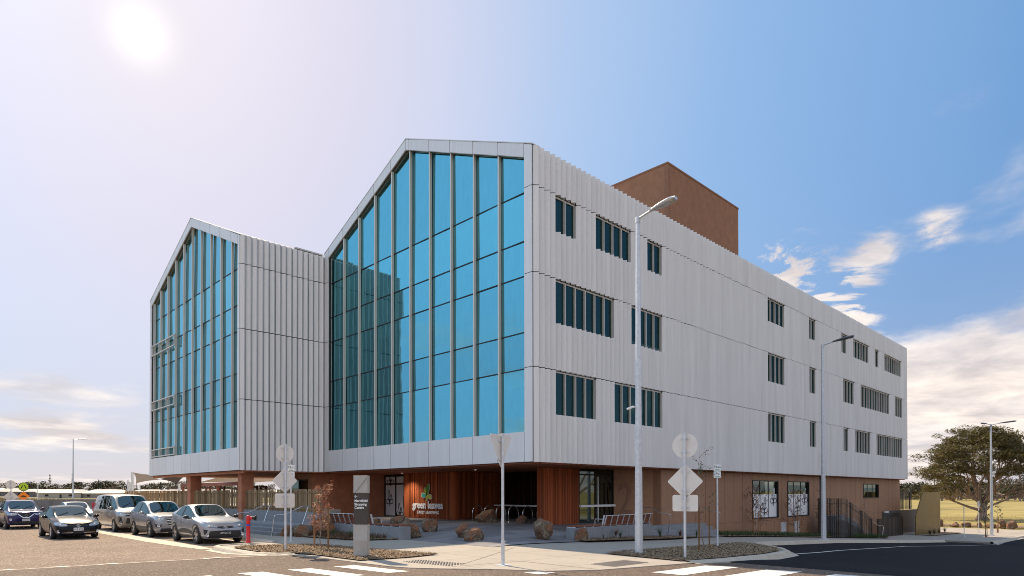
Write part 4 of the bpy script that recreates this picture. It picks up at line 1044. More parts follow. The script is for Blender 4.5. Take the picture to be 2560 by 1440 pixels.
# benches -------------------------------------------------------------
def bench(name, p0, p1, out, zt, zb, b0, b1, label, arm_at, conc_w=.45):
    """concrete wall from p0 to p1 with slatted seat; backrest between parameters b0..b1; out = unit vector towards the street"""
    p0, p1, n = Vector((*p0, 0)), Vector((*p1, 0)), Vector((*out, 0)); L = (p1-p0).length; u = (p1-p0)/L
    o = empty(name, (p0.x, p0.y, zb), label, 'bench')
    m = MB(); c = (p0+p1)/2-n*conc_w/2
    k = int(L/2.0); 
    for i in range(k+1):
        a = L*i/(k+1)+.006; b = L*(i+1)/(k+1)-.006; cc = p0+u*(a+b)/2-n*conc_w/2; m.obox((cc.x, cc.y, (zt+zb)/2), u*(b-a)/2, n*conc_w/2, (0, 0, (zt-zb)/2))
    m.build('concrete_wall', K['conc'], o, bevel=.012)
    s = MB()
    for j in range(5):
        cc = c-n*(-.17+j*.095)+n*-.02; s.obox((cc.x, cc.y, zt+.055), u*(L/2-.05), n*.040, (0, 0, .018))
    s.build('seat', K['bench_wood'], o)
    f = MB(); q = 0
    while q <= L-.1:
        cc = p0+u*(q+.08)-n*.24; f.obox((cc.x, cc.y, zt+.018), u*.02, n*.22, (0, 0, .018)); q += .6
    f.build('seat_frame', K['galv'], o)
    bk = MB(); sl = MB(); tilt = Vector((0, 0, 1))*.42+n*.14
    for j in range(4):
        t = .2+.22*j; cc = p0+u*(b0+b1)/2-n*.10+Vector((0, 0, zt+.05))+tilt*t; sl.obox(cc, u*(b1-b0)/2, tilt.normalized()*.040, n.cross(u)*0+tilt.normalized().cross(u)*.010)
    for k_ in range(int((b1-b0)/.42)+1):
        a = b0+min(k_*.42, b1-b0); cc = p0+u*a-n*.055+Vector((0, 0, zt+.03)); bk.obox(cc+tilt*.5, u*.012, tilt*.5, tilt.normalized().cross(u)*.02)
    for t in (.02, 1.0): bk.obox(p0+u*(b0+b1)/2-n*.07+Vector((0, 0, zt+.04))+tilt*t, u*(b1-b0)/2, n*.018, (0, 0, .014))
    bo = bk.build('back_frame', K['galv'], o); sl.build('backrest', K['bench_wood'], o)
    for a in arm_at:
        m = MB(); cc = p0+u*a-n*.06+Vector((0, 0, zt)); m.obox(cc+Vector((0, 0, .24)), u*.025, n*.03+Vector((0, 0, 0)), Vector((0, 0, .24))+n*.06)
        m.tube([cc+Vector((0, 0, .30)), cc+Vector((0, 0, .30))-n*.42, cc+Vector((0, 0, .22))-n*.46, cc+Vector((0, 0, .04))-n*.46], .018, 6); m.build('arm_rest', K['galv'], o)
bench('bench', (14.78, 27.4), (14.95, 21.75), (-1, 0), .52, -.02, .1, 3.4, 'slatted timber bench on a concrete wall, left of and behind the charcoal totem', (3.45,))
bench('bench', (20.1, 16.98), (25.7, 16.98), (0, -1), .46, -.15, 2.05, 5.55, 'slatted timber bench on a concrete wall, behind the nearest lamp post', (2.0,))

# steps and rails
def steps(boxes, name, m_=K['conc']):
    m = MB()
    for b in boxes: m.box(*b)
    return tag(m.build(name, m_, bevel=.01), kind='structure')
steps([(12.35, 14.6, 27.75, 36, -.2, .15), (12.7, 14.6, 27.75, 36, .15, .30), (13.05, 14.6, 27.75, 36, .30, .45)], 'steps')
steps([(25.95, 32.4, 17.15, 18.68, -.9, -.1), (25.95, 32.4, 17.5, 18.68, -.1, .06), (25.95, 32.4, 17.85, 18.68, .06, .22)], 'steps')
m = MB(); m.box(14.6, 14.85, 27.6, 64, -.3, .98); tag(m.build('retaining_wall', K['conc']), 'low concrete retaining wall carrying the timber batten fence', 'wall')
m = MB(); m.box(14.85, 18.8, 33.5, 64, .6, .97); m.box(18.8, 46, 41.6, 64, .3, .9); tag(m.build('terrace_deck', K['path']), kind='structure')
def handrail(P, legs, label):
    o = empty('handrail', P[0], label, 'handrail', 'steel handrails at the entry steps'); MB().tube(P, .021, 8).build('rail', K['steel'], o, smooth=True)
    for a, b in legs: MB().tube([a, b], .019, 8).build('leg', K['steel'], o)
def railL(y, lb): handrail([(12.45, y, .80), (12.42, y, .90), (12.55, y, .93), (12.95, y, .93), (13.75, y, 1.30), (14.15, y, 1.30), (14.22, y, 1.24)], [((12.43, y, .88), (12.3, y, .0)), ((14.05, y, 1.29), (13.75, y, .45))], lb)
railL(28.0, 'steel handrail on the left steps, beside the left sign stack'); railL(32.2, 'steel handrail on the left steps, just behind the red hydrant')
def railR(x, lb): z = g(x, 17); handrail([(x, 18.62, 1.02), (x, 18.6, 1.12), (x, 18.4, 1.17), (x, 18.1, 1.17), (x, 17.45, .86), (x, 17.05, .86), (x, 16.93, .78)], [((x, 16.95, .82), (x, 17.15, z))], lb)
railR(27.3, 'steel handrail rising beside the right bench'); railR(32.2, 'steel handrail at the far side of the right steps, behind the parking sign')

# batten fences
def batten_fence(p0, p1, z0, z1, m_, label, pitch=.115, w=.05, gap=None, seed=3, post=2.4, name='batten_fence'):
    p0, p1 = Vector((*p0, 0)), Vector((*p1, 0)); L = (p1-p0).length; u = (p1-p0)/L; n = Vector((u.y, -u.x, 0)); rr = random.Random(seed)
    f0 = z0 if callable(z0) else (lambda t: z0); f1 = z1 if callable(z1) else (lambda t: z1)
    o = empty(name, (p0.x, p0.y, f0(0)), label, 'fence'); m = MB(); k = 0; t = .03
    while t < L:
        a, b = f0(t), f1(t); c = p0+u*t; hw = w/2*rr.choice((1, 1, .8, 1.5))
        m.obox((c.x, c.y, (a+b)/2+rr.uniform(-.004, .004)), u*hw, n*.008, (0, 0, (b-a)/2)); t += pitch*(1 if rr.random() > .1 else 1.7)
    m.build('battens', m_, o)
    m = MB(); t = 0
    while t <= L+.01:
        c = p0+u*t-n*.05; m = MB(); m.obox((c.x, c.y, (f0(t)+f1(t))/2-.02), u*.05, n*.045, (0, 0, (f1(t)-f0(t))/2-.0)); m.build('post', m_, o); t += post
    m = MB(); N = max(1, int(L/1.2))
    for i in range(N):
        a, b = L*i/N, L*(i+1)/N
        for q in (.12, .86):
            A = p0+u*a-n*.045; Bb = p0+u*b-n*.045; za = f0(a)+(f1(a)-f0(a))*q; zb_ = f0(b)+(f1(b)-f0(b))*q; m.tube([(A.x, A.y, za), (Bb.x, Bb.y, zb_)], .02, 4)
    m.build('rails', m_, o); return o
batten_fence((14.72, 27.9), (14.72, 63), .98, 2.10, K['fence'], 'long light brown timber batten fence behind the parked cars', pitch=.105, w=.058, post=3.1)
zs_ = lambda t: g(48.1+t, 0)
zt_ = lambda t: lerp(t, [0, 1.3, 7.4], [1.48, 1.48, -.20])
batten_fence((48.1, 16.3), (55.5, 16.3), zs_, zt_, K['fenced'], 'dark batten balustrade sloping down beside the far stairs', pitch=.24, w=.05, seed=5)
batten_fence((48.1, 17.7), (48.1, 16.35), g(48.1, 0), 1.48, K['fenced'], 'short dark batten return at the head of the far stairs', pitch=.14, w=.06, seed=9)
batten_fence((60.3, 17.3), (67.5, 17.3), -2.1, -.35, K['fenced'], 'low dark batten fence between the far stairs and the gold screen', pitch=.11, w=.07, seed=6)
batten_fence((71.9, 19.0), (77.5, 19.0), .15, 2.0, K['black'], 'dark batten screen with daylight showing through, beyond the far building corner', pitch=.30, w=.12, seed=8)
m = MB(); m.box(66.3, 78, 18.6, 18.9, -2.3, .12)
for k in range(12): m.box(66.3, 71.8, 18.53, 18.6, -2.1+k*.18, -2.1+k*.18+.03)
tag(m.build('retaining_wall', mat('dark_concrete', (.10, .095, .09), .8)), 'dark ribbed retaining wall under the far daylight screen', 'wall')
# far stairs
st = MB()
for k in range(12): st.box(49.6+k*.66, 50.26+k*.66, 16.55, 17.7, -2.3, .22-k*.17)
st.box(48.2, 49.6, 16.55, 17.7, -2, .22)
sg = MB(); sg.prism([(48.2, 16.48, -1.6), (57.4, 16.48, -1.95), (57.4, 16.48, -1.9), (49.6, 16.48, -.12), (48.2, 16.48, -.12)], (0, .06, 0)); tag(sg.build('stair_stringer', mat('dark_concrete', (.10, .095, .09), .8)), kind='structure'); tag(st.build('far_stairs', K['conc']), kind='structure')
for y, lb in ((16.42, 'long steel handrail running down the street side of the far stairs'), (17.6, 'second steel handrail down the wall side of the far stairs')):
    d = .0; handrail([(49.4, y, 1.30), (50.0, y, 1.18), (57.3, y, -.80), (58.4, y, -.84), (58.55, y, -.95)], [((58.5, y, -.9), (58.2, y, -1.85)), ((55.0, y, -.2), (55.0, y, -1.4)), ((52.0, y, .6), (52.0, y, -.5))], lb)
# gold screen
m = MB(); m.prism([(67.7, 16.3, -2.1), (76.6, 16.3, -2.25), (76.6, 16.3, 1.93), (70.2, 16.3, 1.93), (67.7, 16.3, -.25)], (0, .08, 0))
o = m.build('gold_screen', K['gold']); tag(o, 'tall perforated gold metal screen wall with a sloping left edge', 'screen wall')
# lights on the wall
tag(MB().box(66.6, 67.6, 18.5, 18.68, -.02, .12).build('wall_light', K['white']), 'white horizontal bulkhead light on the far brown wall', 'wall light')

# tactile paving
def tactile(name, c, ang, L, Wd, nx, ny, label, stripes=False):
    o = empty(name, (c[0], c[1], .0), label, 'tactile paving', 'tactile paving at the crossing', rz=ang)
    m = MB()
    for i in range(nx):
        for j in range(ny):
            x = -L/2+L*(i+.5)/nx; y = -Wd/2+Wd*(j+.5)/ny
            m.lathe([(.028, 0), (.022, .012), (0, .013)], 6, 0, (x, y, .004))
    me = m.build('studs', mat('stud_grey', (.22, .19, .17), .6)); me.parent = o
tactile('tactile_paving', (10.65, 14.0), radians(-80), 1.75, .70, 18, 6, 'tactile stud strip in the paving beside the totem')
tactile('tactile_paving', (14.1, 10.32), radians(-2), 1.50, .85, 18, 9, 'tactile stud strip in the paving below the nearest lamp')

# undercroft extras: shade sails, pergola
def sail(P, m_, label):
    A, B_, C_, D_ = [Vector(p) for p in P]; n = 14; V = []
    for i in range(n+1):
        for j in range(n+1):
            s_, t = i/n, j/n; p = A*(1-s_)*(1-t)+B_*s_*(1-t)+C_*s_*t+D_*(1-s_)*t; c = (A+B_+C_+D_)/4
            e = 4*(s_*(1-s_)+t*(1-t))-8*s_*(1-s_)*t*(1-t); p = p+(c-p)*.14*min(1, e*max(0, 1-4*s_*(1-s_)*4*t*(1-t)))
            V.append(p)
    F = [(i*(n+1)+j, i*(n+1)+j+1, (i+1)*(n+1)+j+1, (i+1)*(n+1)+j) for i in range(n) for j in range(n)]
    o = MB().add(V, F).build('shade_sail', m_, smooth=True); md = o.modifiers.new('t', 'SOLIDIFY'); md.thickness = .01
    return tag(o, label, 'shade sail', 'tensioned shade sails over the play yard')
sail([(16.3, 66.8, 3.85), (16.45, 66.6, 2.85), (17.55, 63.3, 3.15), (17.2, 64.2, 3.6)], K['sail'], 'pale shade sail hung from the outermost post left of the building')
sail([(17.5, 63.4, 3.2), (18.2, 62.4, 3.5), (19.1, 61.6, 3.45), (18.6, 61.8, 2.75)], K['saild'], 'dark drooping shade sail between the outermost post and the first pillar')
sail([(22, 67.9, 2.95), (23, 64.5, 3.5), (24.2, 61.4, 3.5), (24.2, 61.4, 3.0)], K['sail'], 'pale shade sail seen between the two brown pillars')
sail([(25, 62, 3.5), (27, 58.8, 3.5), (27, 58.8, 3.05), (25, 62, 2.9)], K['sail'], 'pale shade sail seen right of the second brown pillar')
def post(x, y, z0, z1, r, label, m_=K['galv']): tag(MB().tube([(x, y, z0), (x, y, z1)], r, 10).build('sail_post', m_), label, 'post')
post(16.25, 66.9, -.2, 3.9, .11, 'tall grey post holding the outermost shade sail'); post(16.0, 67.1, -.2, 2.95, .15, 'short grey post beside the tall sail post'); post(18.68, 61.7, 0, 2.75, .10, 'grey post at the low corner of the dark shade sail')
def pergola(x, y, L, h, label, m_=K['rust']):
    o = empty('pergola', (x, y, .3), label, 'pergola'); m = MB()
    for a in (0, L/3, 2*L/3, L):
        MB().box(x-.09, x+.09, y-a-.09, y-a+.09, .3, h).build('post', m_, o)
    MB().box(x-.1, x+.1, y-L-.6, y+.6, h, h+.28).build('beam', m_, o)
pergola(19.6, 63.6, 13.0, 2.52, 'long rust red timber pergola beam in the play yard behind the fence')
for i, (x, y, lb) in enumerate(((18.6, 54.7, 'fourth'), (18.6, 51.7, 'third'), (18.6, 45.6, 'second'), (18.6, 44.1, 'nearest'))):
    o = empty('play_frame', (x, y, .3), 'dark square timber play frame above the fence, %s from the sign stack' % lb, 'play frame'); m = MB()
    for a in (0, .85): m.box(x-.06, x+.06, y-a-.06, y-a+.06, .3, 2.30)
    m.box(x-.06, x+.06, y-.91, y+.06, 2.30, 2.42); m.build('frame', K['bench_wood'], o)
o = empty('yard_shed', (30, 37.9, 0), 'small tan shed behind the batten fence with a dark eave', 'shed')
MB().box(30, 34, 36.9, 39.2, 0, 2.5).build('wall', mat('tan_wall', (.42, .34, .22), .8), o); MB().box(29.6, 34.3, 36.7, 39.6, 2.5, 2.68).build('roof', K['fenced'], o)
tag(MB().box(36, 50, 42, 42.2, 0, 3.4).build('white_fence', K['white']), 'white boarded wall glimpsed behind the play frames', 'wall')
# curved grey hoarding beside the far road
P = [(6.2, 61), (8.2, 67), (9.3, 72.5), (11.4, 75), (14.4, 75.6), (20, 74.5)]
m = MB()
for i, (a, b) in enumerate(zip(dense(P, 2.2), dense(P, 2.2)[1:])):
    a, b = Vector((*a, 0)), Vector((*b, 0)); d = (b-a).normalized(); n_ = Vector((d.y, -d.x, 0)); c = (a+b)/2; m.obox((c.x, c.y, .62), (b-a)*.495, n_*.05, (0, 0, .72))
tag(m.build('hoarding', mat('hoarding_grey', (.16, .16, .17), .7, 0, .2, 1)), 'curving dark grey hoarding beyond the parked cars', 'hoarding')
# ================================================================== CARS
def car(loc, rz, sp, label, group=None, name='parked_car'):
    """sp: dict of profile columns front to rear, x forward; body is one lofted cage, subdivided, wheel arches cut out"""
    L, Wd = sp['L'], sp['W']/2; cols = sp['cols']; z0 = sp.get('z0', .2); NL = 9
    ring = []
    for (xl, xb, zb, yb, xt, zt, yt, cr) in cols:
        zm = sp.get('zm', .62); end = abs(xl) > L/2-.12
        yl = yb*.96; ym = min(Wd, yb*1.03) if not end else yb*1.0
        if zb < zm+.02: zmm = zb-.06
        else: zmm = zm
        ring.append([(xl*.985, 0, z0), (xl*.985, yl*.9, z0), (xl, yl, z0+.13), (xl, ym, zmm), (xb, yb, zb), (xt, yt, zt), (xt, yt*.90, zt+.022), (xt, yt*.5, zt+cr*.8), (xt, 0, zt+cr)])
    n = len(cols); V = []; F = []; MI = []; C = {}
    for i in range(n):
        for j, (x, y, z) in enumerate(ring[i]): V.append((x, y, z)); C[(i, j, 1)] = len(V)-1
        for j, (x, y, z) in enumerate(ring[i]):
            if y == 0: C[(i, j, -1)] = C[(i, j, 1)]
            else: V.append((x, -y, z)); C[(i, j, -1)] = len(V)-1
    ws, we, sg0, sg1, rw = sp['wind'], sp['wind']+1, sp['wind'], sp['sideend'], sp['rear']
    for s_ in (1, -1):
        for i in range(n-1):
            for j in range(8):
                f = (C[(i, j, s_)], C[(i+1, j, s_)], C[(i+1, j+1, s_)], C[(i, j+1, s_)])
                mi = 0
                if j == 4 and sg0 <= i < sg1: mi = 1
                if j >= 6 and (i == ws): mi = 2
                if j >= 6 and (i == rw): mi = 2
                if j <= 1 and sp.get('clad'): mi = 3
                if sp.get('blackroof') and j >= 6 and ws < i < rw: mi = 4
                F.append(f if s_ == -1 else f[::-1]); MI.append(mi)
    for i in (0, n-1):
        for j in range(8):
            f = (C[(i, j, 1)], C[(i, j+1, 1)], C[(i, j+1, -1)], C[(i, j, -1)])
            if len(set(f)) < 4: f = tuple(dict.fromkeys(f))
            F.append(f if i == 0 else f[::-1]); MI.append(3 if (j <= 1 and sp.get('clad')) else 0)
    me = bpy.data.meshes.new('body'); me.from_pydata(V, [], F); me.polygons.foreach_set('material_index', MI)
    paint = sp['paint']; gm = K['carglass']
    for m_ in (paint, gm, gm, K['trim'], K['rimd']): me.materials.append(m_)
    bm = bmesh.new(); bm.from_mesh(me); bmesh.ops.recalc_face_normals(bm, faces=bm.faces)
    cl = bm.edges.layers.float.get('crease_edge') or bm.edges.layers.float.new('crease_edge')
    for e in bm.edges:
        ms = set(f.material_index for f in e.link_faces)
        if len(ms) > 1: e[cl] = .75
        vi = {v.index for v in e.verts}
        for i in range(n):
            for s_ in (1, -1):
                if i+1 < n and vi == {C[(i, 4, s_)], C[(i+1, 4, s_)]}: e[cl] = max(e[cl], .55)
                if i+1 < n and vi == {C[(i, 5, s_)], C[(i+1, 5, s_)]}: e[cl] = max(e[cl], .6)
                if i+1 < n and vi == {C[(i, 1, s_)], C[(i+1, 1, s_)]}: e[cl] = max(e[cl], .6)
    bm.to_mesh(me); bm.free()
    o = bpy.data.objects.new('body', me); col.objects.link(o); sb = o.modifiers.new('s', 'SUBSURF'); sb.levels = 3; sb.render_levels = 3
    cut = MB(); wr = sp['wr']
    for ax in sp['axles']:
        for s_ in (1, -1):
            yy0, yy1 = (Wd-.30)*s_, (Wd+.2)*s_; cut.lathe([(.001, min(yy0, yy1)), (wr*1.13, min(yy0, yy1)), (wr*1.13, max(yy0, yy1)), (.001, max(yy0, yy1))], 40, 3, (ax, 0, wr), 'y')
    co = cut.build('cutter', [paint, gm, gm, K['trim'], K['rimd']]); bmx = bmesh.new(); bmx.from_mesh(co.data); bmesh.ops.remove_doubles(bmx, verts=bmx.verts, dist=.002); bmesh.ops.recalc_face_normals(bmx, faces=bmx.faces); bmx.to_mesh(co.data); bmx.free()
    bo = o.modifiers.new('b', 'BOOLEAN'); bo.object = co; bo.operation = 'DIFFERENCE'; bo.solver = 'EXACT'
    full = eval_mesh(o); bpy.data.objects.remove(o); bpy.data.objects.remove(co)
    if len(full.polygons) < 100: print('CAR BOOLEAN FAILED')
    bvh = BVHTree.FromPolygons([v.co for v in full.vertices], [p.vertices[:] for p in full.polygons])
    root = empty(name, loc, label, 'car', group, rz)
    def sub(idx, nm, m_, keep=None):
        bm = bmesh.new(); bm.from_mesh(full)
        bmesh.ops.delete(bm, geom=[f for f in bm.faces if f.material_index not in idx or (keep and not keep(f.calc_center_median()))], context='FACES')
        me = bpy.data.meshes.new(nm); bm.to_mesh(me); bm.free()
        if not me.polygons: return None
        me.polygons.foreach_set('use_smooth', [True]*len(me.polygons)); me.materials.clear()
        for x_ in m_: me.materials.append(x_)
        if len(m_) == 1: me.polygons.foreach_set('material_index', [0]*len(me.polygons))
        ob = bpy.data.objects.new(nm, me); col.objects.link(ob); ob.parent = root; return ob
    body = sub((0, 3, 4), 'body', [paint, gm, gm, K['trim'], sp.get('roofm', K['rimd'])]); sub((1,), 'side_window', [gm], lambda c: c.y > 0); sub((1,), 'side_window', [gm], lambda c: c.y < 0); sub((2,), 'windscreen', [gm], lambda c: c.x > -.3); sub((2,), 'rear_window', [gm], lambda c: c.x <= -.3)
    def add(mb, nm, m_, smooth=False, par=None):
        me = bpy.data.meshes.new(nm); me.from_pydata([tuple(v) for v in mb.v], [], mb.f); 
        for x_ in (m_ if isinstance(m_, list) else [m_]): me.materials.append(x_)
        me.polygons.foreach_set('material_index', mb.m); me.update()
        if smooth: me.polygons.foreach_set('use_smooth', [True]*len(me.polygons))
        ob = bpy.data.objects.new(nm, me); col.objects.link(ob); ob.parent = par or root; return ob
    def fz(y, z, off=.012):   # front surface
        h = bvh.ray_cast(Vector((L/2+1, y, z)), Vector((-1, 0, 0)))
        return Vector((h[0].x+off, y, z)) if h[0] else Vector((L/2-.1, y, z))
    def sy(x, z, s_, off=.010):
        h = bvh.ray_cast(Vector((x, s_*(Wd+1), z)), Vector((0, -s_, 0)))
        return Vector((x, h[0].y+off*s_, z)) if h[0] else Vector((x, s_*Wd, z))
    def tz(x, y, off=.01):
        h = bvh.ray_cast(Vector((x, y, 4)), Vector((0, 0, -1))); return Vector((x, y, h[0].z+off)) if h[0] else Vector((x, y, 1))
    def fpatch(top, bot, nm, m_, n=14, m=6, off=.012, par=None):
        """surface patch on the nose between two polylines of (y,z)"""
        def at(pl, t):
            k = t*(len(pl)-1); i = min(int(k), len(pl)-2); f = k-i; return (pl[i][0]*(1-f)+pl[i+1][0]*f, pl[i][1]*(1-f)+pl[i+1][1]*f)
        mb = MB(); VV = []
        for a in range(m+1):
            for b in range(n+1):
                p, q = at(top, b/n), at(bot, b/n); t = a/m; VV.append(fz(p[0]*(1-t)+q[0]*t, p[1]*(1-t)+q[1]*t, off))
        mb.add(VV, [(a*(n+1)+b, a*(n+1)+b+1, (a+1)*(n+1)+b+1, (a+1)*(n+1)+b) for a in range(m) for b in range(n)]); return add(mb, nm, m_, True, par)
    # wheels
    for ax in sp['axles']:
        for s_ in (1, -1):
            wh = MB(); y1 = (Wd-.02)*s_; y0 = (Wd-.23)*s_; r = wr; ri = wr*.66; m_ = (y0+y1)/2
            prof = [(ri, y0), (r*.93, y0), (r, y0+(y1-y0)*.12), (r, y1-(y1-y0)*.12), (r*.94, y1), (ri*1.03, y1), (ri, y1-(y1-y0)*.10)]
            wh.lathe(prof, 36, 0, (ax, 0, wr), 'y'); w_ = add(wh, 'wheel', K['tyre'], True)
            rm = MB(); yf = y1-.018*s_; rm.lathe([(.0, y1-.10*s_), (ri*.97, y1-.10*s_), (ri, y1-.03*s_), (ri*1.02, y1-.004*s_), (ri*.93, y1-.012*s_), (ri*.91, y1-.08*s_)], 30, 1, (ax, 0, wr), 'y')
            ns = sp.get('spokes', 5)
            for k in range(ns):
                for dd in ((-.12, .12) if sp.get('twin', True) else (0,)):
                    a = 2*pi*k/ns+.3; c_, d_ = Vector((cos(a), 0, sin(a))), Vector((-sin(a), 0, cos(a)))
                    p0 = Vector((ax, yf-.012*s_, wr))+c_*ri*.12+d_*dd*.3*ri; p1 = Vector((ax, yf, wr))+c_*ri*.93+d_*dd*1.5*ri
                    mid = (p0+p1)/2; ux = (p1-p0)/2; uw = ux.normalized().cross(Vector((0, 1, 0)))*(.024 if sp.get('twin', True) else .045); rm.obox(mid, ux, uw, (0, .012, 0), 0)
            rm.tube([(ax, yf-.03*s_, wr), (ax, yf+.004*s_, wr)], ri*.17, 12, 0)
            add(rm, 'rim', [K['rim'], K['rimd']], False, w_)
            if sp.get('clad'):  # black arch lip
                fl = MB(); pr = []
                for k in range(21):
                    a = radians(-8+196*k/20); q = []
                    for rr_ in (wr*1.155, wr*1.29):
                        q.append(sy(ax+rr_*cos(a), wr+rr_*sin(a) if wr+rr_*sin(a) > z0+.04 else z0+.04, s_, .014))
                    pr.append(q)
                for a, b in zip(pr, pr[1:]): fl.quad(a[0], b[0], b[1], a[1])
                add(fl, 'wheel_arch_trim', K['trim'], True)
    # mirrors
    xm, zm_ = sp['mirror']
    for s_ in (1, -1):
        mb = MB(); b_ = sy(xm, zm_-.06, s_, -.02); c = Vector((xm-.02, s_*(abs(b_.y)+.15), zm_))
        mb.tube([b_, c-Vector((0, s_*.06, .04))], .025, 6); bmm = []
        V2 = []; 
        for i in range(7):
            t = i/6; r_ = sin(pi*(.08+.84*t)); 
            for k in range(10): a = 2*pi*k/10; V2.append((c.x+cos(a)*.075*r_+.02, c.y+(t-.5)*.22*1, c.z+sin(a)*.075*r_))
        mb.add(V2, [(i*10+k, i*10+(k+1) % 10, (i+1)*10+(k+1) % 10, (i+1)*10+k) for i in range(6) for k in range(10)]+[tuple(range(10)), tuple(60+k for k in range(10))]); add(mb, 'mirror', sp.get('mirm', paint), True)
    # lights, grille, plate, badge
    hl = sp['head']
    for s_ in (1, -1): 
        h = fpatch([(s_*y, z) for y, z in hl[0]], [(s_*y, z) for y, z in hl[1]], 'headlight', K['lampg'], off=.010)
        c = fz(s_*sum(y for y, z in hl[0]+hl[1])/len(hl[0]+hl[1]), sum(z for y, z in hl[0]+hl[1])/len(hl[0]+hl[1]), .012)
        mb = MB(); mb.lathe([(0, .012), (.045, .010), (.06, 0)], 14, 0, (0, 0, 0)); R3 = Matrix.Rotation(pi/2, 3, 'Y'); mb.v = [tuple(R3 @ Vector(v)+c) for v in mb.v]; add(mb, 'projector_lens', K['chrome'], True, h)
    for (nm, T, Bt, m_) in sp.get('front', []): fpatch(T, Bt, nm, K[m_], off=.009 if m_ == 'trim' else .016)
    for (y, z) in sp.get('fog', []):
        for s_ in (1, -1):
            c = fz(s_*y, z, .012); mb = MB(); mb.lathe([(0, .006), (.045, .006), (.05, .012), (.065, .012), (.07, 0)], 16); R3 = Matrix.Rotation(pi/2, 3, 'Y'); mb.v = [tuple(R3 @ Vector(v)+c) for v in mb.v]; add(mb, 'fog_light', K['chrome'], True)
    for s_ in (1, -1): pass
    pz = sp['plate'][1]; c = fz(0, pz, .022); mb = MB(); mb.box(c.x-.012, c.x+.004, -.186, .186, pz-.067, pz+.067); pl = add(mb, 'number_plate', sp['plate'][2])
    t = text_mesh(sp['plate'][0], .115, basis((c.x+.008, 0, pz-.04), (0, 1, 0), (0, 0, 1), (1, 0, 0)), sp['plate'][3], 'lettering', None, .001, sx=.85); t.parent = pl
    bz = sp['badge']; c = fz(0, bz, .02); mb = MB()
    for (rx, rz_, oy, oz) in sp.get('rings', [(.075, .05, 0, 0), (.026, .046, 0, 0), (.05, .018, 0, .024)]):
        mb.tube([(c.x, oy+rx*cos(2*pi*k/20), c.z+oz+rz_*sin(2*pi*k/20)) for k in range(21)], .006, 5)
    add(mb, 'badge', K['chrome'])
    # tail lights, door lines and handles, pillars, sills
    for s_ in (1, -1):
        mb = MB(); tl = sp['tail']; P = [sy(x, z, s_, .012) for x, z in tl]; mb.poly(P); add(mb, 'tail_light', mat('tail_red', (.45, .01, .015), .2))
        for a in sp['doors']:
            mb = MB(); zt = a[2]
            for k in range(8):
                z1 = z0+.16+(zt-z0-.16)*k/8; z2 = z0+.16+(zt-z0-.16)*(k+1)/8; x1 = a[0]+(a[1]-a[0])*k/8; x2 = a[0]+(a[1]-a[0])*(k+1)/8
                p, q = sy(x1, z1, s_, .004), sy(x2, z2, s_, .004); mb.quad(p, q, q+Vector((.012, 0, 0)), p+Vector((.012, 0, 0)))
            add(mb, 'door_seam', K['trim'])
        for (x, z) in sp['handles']:
            p = sy(x, z, s_, .025); mb = MB(); mb.tube([p-Vector((.09, s_*.02, 0)), p-Vector((.06, 0, 0)), p+Vector((.06, 0, 0)), p+Vector((.09, -s_*.02, 0))], .012, 6); add(mb, 'door_handle', sp.get('handm', paint))
        for (xa, za, xb_, zb_, w_) in sp['pillars']:
            mb = MB(); N = 6; prev = None
            for k in range(N+1):
                x, z = xa+(xb_-xa)*k/N, za+(zb_-za)*k/N; p, q = sy(x-w_/2, z, s_, .012), sy(x+w_/2, z, s_, .012)
                if prev: mb.quad(prev[0], prev[1], q, p)
                prev = (p, q)
            add(mb, 'pillar', sp.get('pillm', K['trim']))
    if sp.get('clad'):
        for s_ in (1, -1):
            xa, xb2 = sp['axles'][1]+wr*1.22, sp['axles'][0]-wr*1.22; mb = MB(); prev = None
            for k in range(13):
                x = xa+(xb2-xa)*k/12; up = .13*sin(pi*k/12)**.5 if sp['clad'] == 2 else .02
                q = [sy(x, z0+.035, s_, .012), sy(x, z0+.17+up*.5, s_, .014), sy(x, z0+.24+up, s_, .012)]
                if prev: mb.quad(prev[0], q[0], q[1], prev[1]); mb.quad(prev[1], q[1], q[2], prev[2])
                prev = q
            add(mb, 'sill_trim', K['trim'], True)
    # wipers
    mb = MB(); x0_ = sp['cowl'][0]
    for y in (.05, -.55):
        a, b = tz(x0_-.05, y, .015), tz(x0_-.28, y+.45, .02); mb.tube([a, b], .010, 5)
    add(mb, 'wiper', K['trim'])
    return root
K['carglass'] = glass('car_glass', (.012, .02, .02), (.42, .50, .49), (.05, .07, .07), .30, .03)
def paintm(n, c, met=.35, r=.28, coat=1.0, spec=.5): return mat(n, c, r, met, .03, 2, coat=coat, spec=spec)
silver, silver2, white_ = paintm('silver_paint', (.30, .30, .325), .5, .3, .6), paintm('pale_silver_paint', (.36, .37, .40), .45, .3, .6), paintm('champagne_paint', (.30, .27, .24), .5, .3, .6)
black_, blue_ = paintm('black_blue_paint', (.005, .006, .013), 0, .22, .12, .2), paintm('violet_blue_paint', (.018, .013, .085), .3, .25, .5, .3)
PW = dict(plate=('', .5, None, None))
wp, bp = K['white'], K['black']
